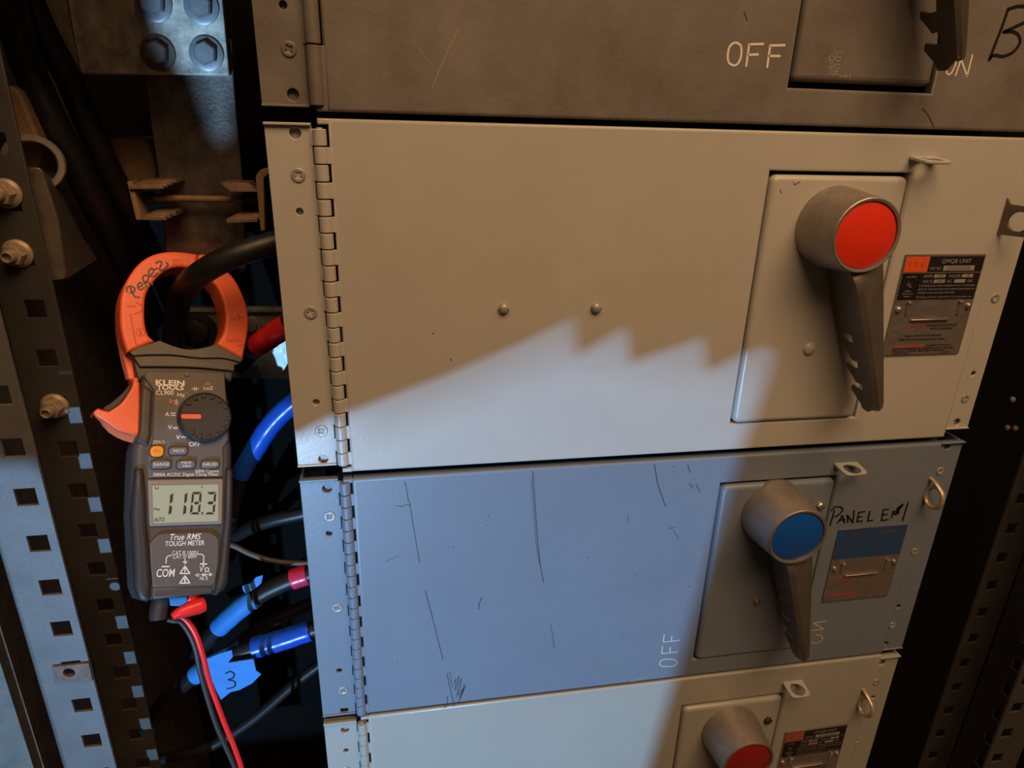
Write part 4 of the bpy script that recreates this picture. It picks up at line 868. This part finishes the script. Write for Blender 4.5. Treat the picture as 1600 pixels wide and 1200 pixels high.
leaf_stack(CR, [(-0.0483, 1.2221), (-0.0232, 1.2233), (-0.0236, 1.2201), (-0.0482, 1.219)], 3, 0.07, 0.0014, 0.0030, M['copper'])
MB().plate([rquad([(-0.0204, 1.2577), (-0.0159, 1.2627), (-0.0093, 1.2643), (-0.0087, 1.2603), (-0.0141, 1.2562), (-0.0175, 1.2132), (-0.0211, 1.2132)], 0.0012)], 0.020, 0.0008, fy(0.066)).build('bracket', M['insulator'], CR)
a, b = (-0.1147, 0.108, 1.2352), (-0.0392, 0.108, 1.2342)
RD_ = MB().tube([a, b], 0.0028, 14, 1).build('cross_rod', M['insulator'], None, origin=a); tag(RD_, 'thin tan rod spanning between the two fuse clips', 'rod')
MB().tube([(-0.1271, 0.108, 1.2351), (-0.1132, 0.108, 1.2352)], 0.0050, 14, 1).build('sleeve', M['rubber'], RD_)
MB().tube([(-0.0414, 0.108, 1.2341), (-0.0284, 0.108, 1.2342)], 0.0050, 14, 1).build('sleeve', M['rubber'], RD_)
I1 = MB().plate([rquad([(-0.1618, 1.2821), (-0.1261, 1.2818), (-0.1239, 1.2394), (-0.1566, 1.2345)], 0.012)], 0.05, 0.004, fy(0.16), res=4).build('insulator_block', M['insulator'], None, origin=(-0.1442, 0.16, 1.26)); tag(I1, 'tan insulator block between the cables and the bus bar', 'insulator')
I2 = MB().plate([rquad([(-0.194, 1.3213), (-0.1837, 1.3173), (-0.1772, 1.2812), (-0.1795, 1.2614), (-0.2003, 1.2611)], 0.008)], 0.04, 0.003, fy(0.07), res=4).build('insulator_block', M['insulator'], None, origin=(-0.1851, 0.07, 1.2903)); tag(I2, 'brown insulator block at the far left behind the cables', 'insulator')
GP = MB().plate([[(-0.1178, 1.1271), (-0.0144, 1.1251), (-0.0183, 1.0537), (-0.1181, 1.059)]], 0.003, 0.0006, fy(0.135)).build('galvanised_plate', M['galv'], None, origin=(-0.0674, 0.135, 1.0909)); tag(GP, 'pale galvanised plate behind the meter jaw and red-taped cable', 'plate')
lp = [(-0.116, 1.131), (-0.0134, 1.129), (-0.0138, 1.1251), (-0.1165, 1.1272)]
MB().plate([lp], 0.010, 0.0006, fy(0.130)).build('upper_fold', M['galv'], GP)
hexbolt(GP, (-0.0567, 1.0697), 0.1345, M['galv'], None, 0.0080)
hexbolt(GP, (-0.0509, 1.1121), 0.1345, M['galv'], None, 0.0060)
hexbolt(GP, (-0.1015, 1.1082), 0.1345, M['hole_black'], 'black bolt', 0.0125)

# ------------------------------------------------------------------ cables
def spline(pts, R, n=7):
    P = [Vector(p) for p in pts]; Q = []; RR = []
    for i in range(len(P) - 1):
        a = P[i - 1] if i else P[0] * 2 - P[1]
        d = P[i + 2] if i + 2 < len(P) else P[-1] * 2 - P[-2]
        for k in range(n):
            u = k / n
            Q.append(0.5 * ((2 * P[i]) + (P[i + 1] - a) * u + (2 * a - 5 * P[i] + 4 * P[i + 1] - d) * u * u + (3 * P[i] - a - 3 * P[i + 1] + d) * u ** 3))
            RR.append(R[i] + (R[i + 1] - R[i]) * u)
    return Q + [P[-1]], RR + [R[-1]]
PATH = {}
def cable(name, label, pts, r, m='cable', cat='cable', group=None, n=16):
    R = r if isinstance(r, list) else [r] * len(pts)
    Q, RR = spline(pts, R)
    o = MB().tube(Q, RR, n, 1).build(name, M[m], None, origin=pts[0]); PATH[o.name] = Q
    return tag(o, label, cat, group)
def wrap(parent, i0, i1, r, m, name='tape_wrap', label=None):
    """tape wound round a cable between two places along it"""
    Q = PATH[parent.name][round(i0 * 7):round(i1 * 7) + 1]
    R = [r * (1 + 0.02 * math.sin(1.7 * i)) for i in range(len(Q))]; R[0] = R[-1] = r * 0.97
    return MB().tube(Q, R, 20, 1).build(name, M[m], parent, label)
G = 'black power cables in the wiring gutter'
cable('power_cable', 'thick black cable slanting down from the top left corner, nearest the edge', [(-0.1854, 0.085, 1.4028), (-0.1841, 0.085, 1.3784), (-0.1828, 0.088, 1.3385), (-0.1751, 0.092, 1.2964), (-0.1684, 0.1, 1.2657), (-0.1635, 0.112, 1.2317), (-0.161, 0.135, 1.1917), (-0.1612, 0.165, 1.1495), (-0.1616, 0.2, 1.1007)], 0.0118, group=G)
cable('power_cable', 'thick black cable slanting down beside the bus plate', [(-0.184, 0.11, 1.4074), (-0.1806, 0.11, 1.3821), (-0.1735, 0.11, 1.355), (-0.1642, 0.112, 1.3265), (-0.1593, 0.117, 1.2967), (-0.1536, 0.125, 1.2645), (-0.1479, 0.138, 1.23), (-0.1455, 0.165, 1.1897), (-0.1454, 0.2, 1.1414), (-0.1443, 0.23, 1.0918)], 0.0104, group=G)
cable('power_cable', 'black cable passing through the orange jaw of the clamp meter', [(0.0203, 0.05, 1.2099), (-0.0018, 0.046, 1.208), (-0.0213, 0.04, 1.2034), (-0.0412, 0.037, 1.1968), (-0.0602, 0.04, 1.187), (-0.0801, 0.055, 1.1722), (-0.0992, 0.085, 1.1496), (-0.1148, 0.108, 1.1136), (-0.121, 0.115, 1.0765)], 0.0100, group=G)
c = cable('power_cable', 'black cable with a red tape band, below the jaw', [(0.0134, 0.065, 1.1417), (-0.009, 0.065, 1.1293), (-0.0253, 0.075, 1.1171), (-0.0465, 0.096, 1.0979), (-0.0603, 0.112, 1.0833), (-0.0661, 0.114, 1.0775)], 0.0098, group=G)
wrap(c, 0.8, 2.5, 0.0108, 'red_tape', label='red tape band')
c = cable('power_cable', 'cable wrapped in long blue tape, slanting beside the rotary dial', [(0.0107, 0.05, 1.075), (-0.012, 0.05, 1.0572), (-0.0293, 0.05, 1.039), (-0.0457, 0.052, 1.0142), (-0.0605, 0.056, 0.9889), (-0.0725, 0.06, 0.957), (-0.0801, 0.062, 0.9305)], 0.0080, group=G)
wrap(c, 0.4, 4.05, 0.0092, 'blue_tape', label='glossy blue tape sleeve')
cable('power_cable', 'glossy bare black cable to the right of the meter display', [(0.0059, 0.075, 0.9351), (-0.0131, 0.075, 0.9306), (-0.0389, 0.078, 0.9241), (-0.0628, 0.085, 0.9133), (-0.0901, 0.1, 0.891), (-0.1256, 0.125, 0.856)], 0.0072, group=G)
cable('thin_wire', 'thin brown-grey wire low behind the meter', [(-0.0999, 0.09, 0.8956), (-0.0846, 0.088, 0.8901), (-0.0685, 0.086, 0.8798), (-0.0483, 0.085, 0.8706), (-0.0249, 0.085, 0.8651), (-0.0003, 0.085, 0.8634)], 0.0028, 'wire_brown', 'wire')
c = cable('power_cable', 'black cable with a pink-red tape end and a blue tape band', [(0.0118, 0.048, 0.8821), (-0.0148, 0.048, 0.8748), (-0.0338, 0.048, 0.8682), (-0.0564, 0.048, 0.8567), (-0.0802, 0.05, 0.838), (-0.104, 0.055, 0.8124), (-0.1212, 0.062, 0.7876), (-0.1435, 0.08, 0.739)], [0.0090] * 8, group=G)
wrap(c, 0.7, 1.45, 0.0104, 'pink_tape', label='pink-red tape end')
wrap(c, 3.2, 4.8, 0.0101, 'blue_paper', label='blue tape band')
MB().plate([rquad([(-0.0698, 0.8736), (-0.0612, 0.8758), (-0.0557, 0.8828), (-0.0489, 0.8844), (-0.0517, 0.8748), (-0.0597, 0.868), (-0.0673, 0.8642), (-0.0693, 0.8675)], 0.001)], 0.0012, 0.0003, fy(0.042)).build('tape_flag', M['blue_paper'], c, 'loose blue tape end')
c = cable('power_cable', 'black cable with a glossy blue band and the blue tag marked 3', [(0.0135, 0.047, 0.8131), (-0.0107, 0.047, 0.8078), (-0.04, 0.046, 0.7999), (-0.0685, 0.044, 0.7946), (-0.0906, 0.042, 0.7886), (-0.1169, 0.042, 0.7755), (-0.143, 0.048, 0.7529), (-0.1761, 0.065, 0.7096), (-0.2028, 0.085, 0.6595)], 0.0083, group=G)
wrap(c, 0.97, 3.05, 0.0108, 'blue_tape', label='glossy blue tape band')
wrap(c, 3.95, 5.5, 0.0098, 'blue_paper', label='blue tape wrap')
fg = MB().plate([[(-0.1091, 0.8009), (-0.0966, 0.8057), (-0.0842, 0.8089), (-0.0839, 0.8007), (-0.0896, 0.7934), (-0.0651, 0.7949), (-0.0642, 0.7799), (-0.0599, 0.7743), (-0.0697, 0.7639), (-0.0822, 0.7572), (-0.0917, 0.7553), (-0.102, 0.7466), (-0.1048, 0.7589), (-0.1077, 0.7745)]], 0.0012, 0.0003, fy(0.028)).build('tape_flag', M['blue_paper'], c, 'blue tape tag with a handwritten 3')
MB().ribbon([(-0.093, 0.7807), (-0.0885, 0.7825), (-0.0853, 0.7787), (-0.087, 0.774), (-0.0916, 0.7721), (-0.0869, 0.7698), (-0.0856, 0.7654), (-0.0885, 0.7616), (-0.0941, 0.7607)], 0.0016, fy(0.028)).build('handwriting', M['marker'], fg)
cable('power_cable', 'faint thin black cable low in the gutter, curving to the flange', [(-0.206, 0.09, 0.6048), (-0.1882, 0.085, 0.6137), (-0.1595, 0.08, 0.6225), (-0.1305, 0.08, 0.6333), (-0.0852, 0.08, 0.665), (-0.0319, 0.08, 0.7139), (0.0197, 0.08, 0.7528)], 0.0060, group=G)
cable('power_cable', 'faint black cable behind the tagged one, rising to the right', [(-0.1906, 0.1, 0.6796), (-0.136, 0.095, 0.7234), (-0.0749, 0.09, 0.7783), (-0.0246, 0.085, 0.8068), (0.017, 0.085, 0.8234)], 0.0070, group=G)

# ------------------------------------------------------------------ the enclosing cabinet and floor
A = (Vector((1, 0, 0)), Vector((0, 1, 0)), Vector((0, 0, 1)))
def slab(name, x0, y0, z0, x1, y1, z1, m):
    o = MB().box(((x0 + x1) / 2, (y0 + y1) / 2, 0), (x1 - x0, y1 - y0, z1 - z0), 0.0, frame((0, 0, z0), *A)).build(name, M[m], None, origin=((x0 + x1) / 2, (y0 + y1) / 2, z0))
    o['kind'] = 'structure'; return o
slab('floor', -1.6, -2.6, -0.05, 1.9, 0.60, 0.0, 'concrete')
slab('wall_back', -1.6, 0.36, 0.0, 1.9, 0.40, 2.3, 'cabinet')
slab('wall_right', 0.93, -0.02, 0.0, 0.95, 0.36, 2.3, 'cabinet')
xw = (-0.2494, 0.7986)[0]
for p, mm in zip(((0.8475, 0.12, 0.9594), (0.8594, 0.12, 0.9579), (0.8417, 0.12, 0.9984)), ('copper', 'copper', 'grey_bolt')):
    o = bpy.data.objects.new('rivet_head', colored(RV, M[mm])); COL.objects.link(o); o.location = p; o.scale = (1.3,) * 3
    tag(o, 'tiny bright rivet head in the dark gap right of the beige unit', 'rivet', 'rivets in the dark side gap')
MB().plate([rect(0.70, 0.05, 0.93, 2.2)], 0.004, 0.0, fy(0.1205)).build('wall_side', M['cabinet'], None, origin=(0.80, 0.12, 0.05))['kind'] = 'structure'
slab('wall_left', -1.2, -0.03, 0.0, xw, 0.36, 2.3, 'wall_paint')
slab('trim_1', xw, -0.020, 0.0, xw + 0.002, 0.36, 2.3, 'rust')
GC = MB().plate([rect(-0.155, 1.384, -0.002, 1.80)], 0.003, 0.0006, fy(-0.004)).build('gutter_shade_plate', M['paint_dirty'], None, origin=(-0.08, 0, 1.392)); tag(GC, 'added dark plate above the view, shading the bus plate in the gutter', 'cover')  # unseen plate added to keep the ceiling light off the bus bars

# ------------------------------------------------------------------ the work lamp and an added, unseen cut sheet that shapes its beam (both behind the camera)
def on_shield(p, y):
    """where the ray from the lamp to the point p crosses the sheet at depth y"""
    p = Vector(p); t = (y - LAMP.y) / (p.y - LAMP.y); q = LAMP + (p - LAMP) * t
    return (q.x, q.z)
SY = -0.70
beam = [(-0.60, 0.36), (0.47, 0.36), (0.47, 1.09), (0.418, 1.119), (0.366, 1.096), (0.358, 1.127), (0.292, 1.107), (0.285, 1.139), (0.243, 1.115), (0.238, 1.147),
        (0.185, 1.123), (0.13, 1.100), (0.076, 1.080), (0.038, 1.066), (0.0, 1.047), (-0.04, 1.062), (-0.12, 1.065), (-0.15, 1.11), (-0.60, 1.13)]
main = [on_shield((x, 0, z), SY) for x, z in beam]
top = [on_shield(p, SY) for p in [(-0.0894, 0.115, 1.4052), (-0.0259, 0.115, 1.4088), (-0.0346, 0.115, 1.3326), (-0.0537, 0.123, 1.2813), (-0.0607, 0.123, 1.2843), (-0.0732, 0.115, 1.3312), (-0.0915, 0.115, 1.3669)]]
SH = thing('added_beam_shield', 'added black light shield with a jagged cut-out on two feet, shaping the lamp beam', 'light shield', (-0.18, SY, 0.0))
MB().plate([rect(-0.95, 0.05, 0.42, 1.02), main, top], 0.0015, 0.0, fy(SY)).build('beam_shield_sheet', M['lamp_body'], SH)
for x in (-0.80, 0.28):
    MB().box((x, SY + 0.012, 0), (0.03, 0.02, 0.99), 0.002, frame((0, 0, 0.005), *A)).box((x, SY + 0.012, 0), (0.04, 0.30, 0.02), 0.002, frame((0, 0, 0), *A)).build('foot', M['lamp_body'], SH)
WK = thing('work_lamp', 'black work lamp on a short pole with two added flaps that shape its beam', 'work lamp', (LAMP.x, LAMP.y - 0.03, 0.0))
dr = (Vector((0.0, 0.0, 0.92)) - LAMP).normalized(); sx = dr.cross(Vector((0, 0, 1))).normalized(); sz = sx.cross(dr)
hm = frame(LAMP - dr * 0.012, sx, sz, dr)
MB().lathe([(0.0, -0.05), (0.028, -0.05), (0.032, -0.044), (0.034, 0.004), (0.030, 0.004), (0.026, 0.0), (0, 0.0)], hm, 32).build('lamp_head', M['lamp_body'], WK)
MB().tube([(LAMP.x, LAMP.y - 0.03, 0.015), (LAMP.x, LAMP.y - 0.03, LAMP.z - 0.04)], 0.010, 16, 1).build('pole', M['lamp_body'], WK)
MB().lathe([(0.11, 0), (0.11, 0.010), (0.02, 0.020), (0, 0.020)], frame((LAMP.x, LAMP.y - 0.03, 0), *A), 40).build('base', M['lamp_body'], WK)
DY = -0.80
ex = [on_shield((x, 0, z), DY) for x, z in ((0.432, 1.20), (0.428, 1.10), (0.411, 1.00), (0.396, 0.87), (0.380, 0.74), (0.362, 0.60), (0.335, 0.30))]
far = LAMP.x + 0.70
MB().plate([[ex[0], (far, ex[0][1]), (far, ex[-1][1]), ex[-1]] + ex[-2:0:-1]], 0.001, 0.0, fy(DY)).build('added_beam_flap', M['lamp_body'], WK)  # added plate that cuts the right edge of the beam softly
FY = -1.17
MB().plate([[on_shield((x, 0, z), FY) for x, z in ((0.03, 1.062), (0.24, 1.146), (0.30, 1.134), (0.45, 1.114), (0.62, 1.11), (0.62, 1.42), (0.03, 1.42))]], 0.001, 0.0, fy(FY)).build('added_beam_flap', M['lamp_body'], WK)  # added plate that fades the upper edge of the beam
slab('trim_2', 0.03, 0.03, 0.0, 0.65, 0.24, 0.43, 'cabinet')
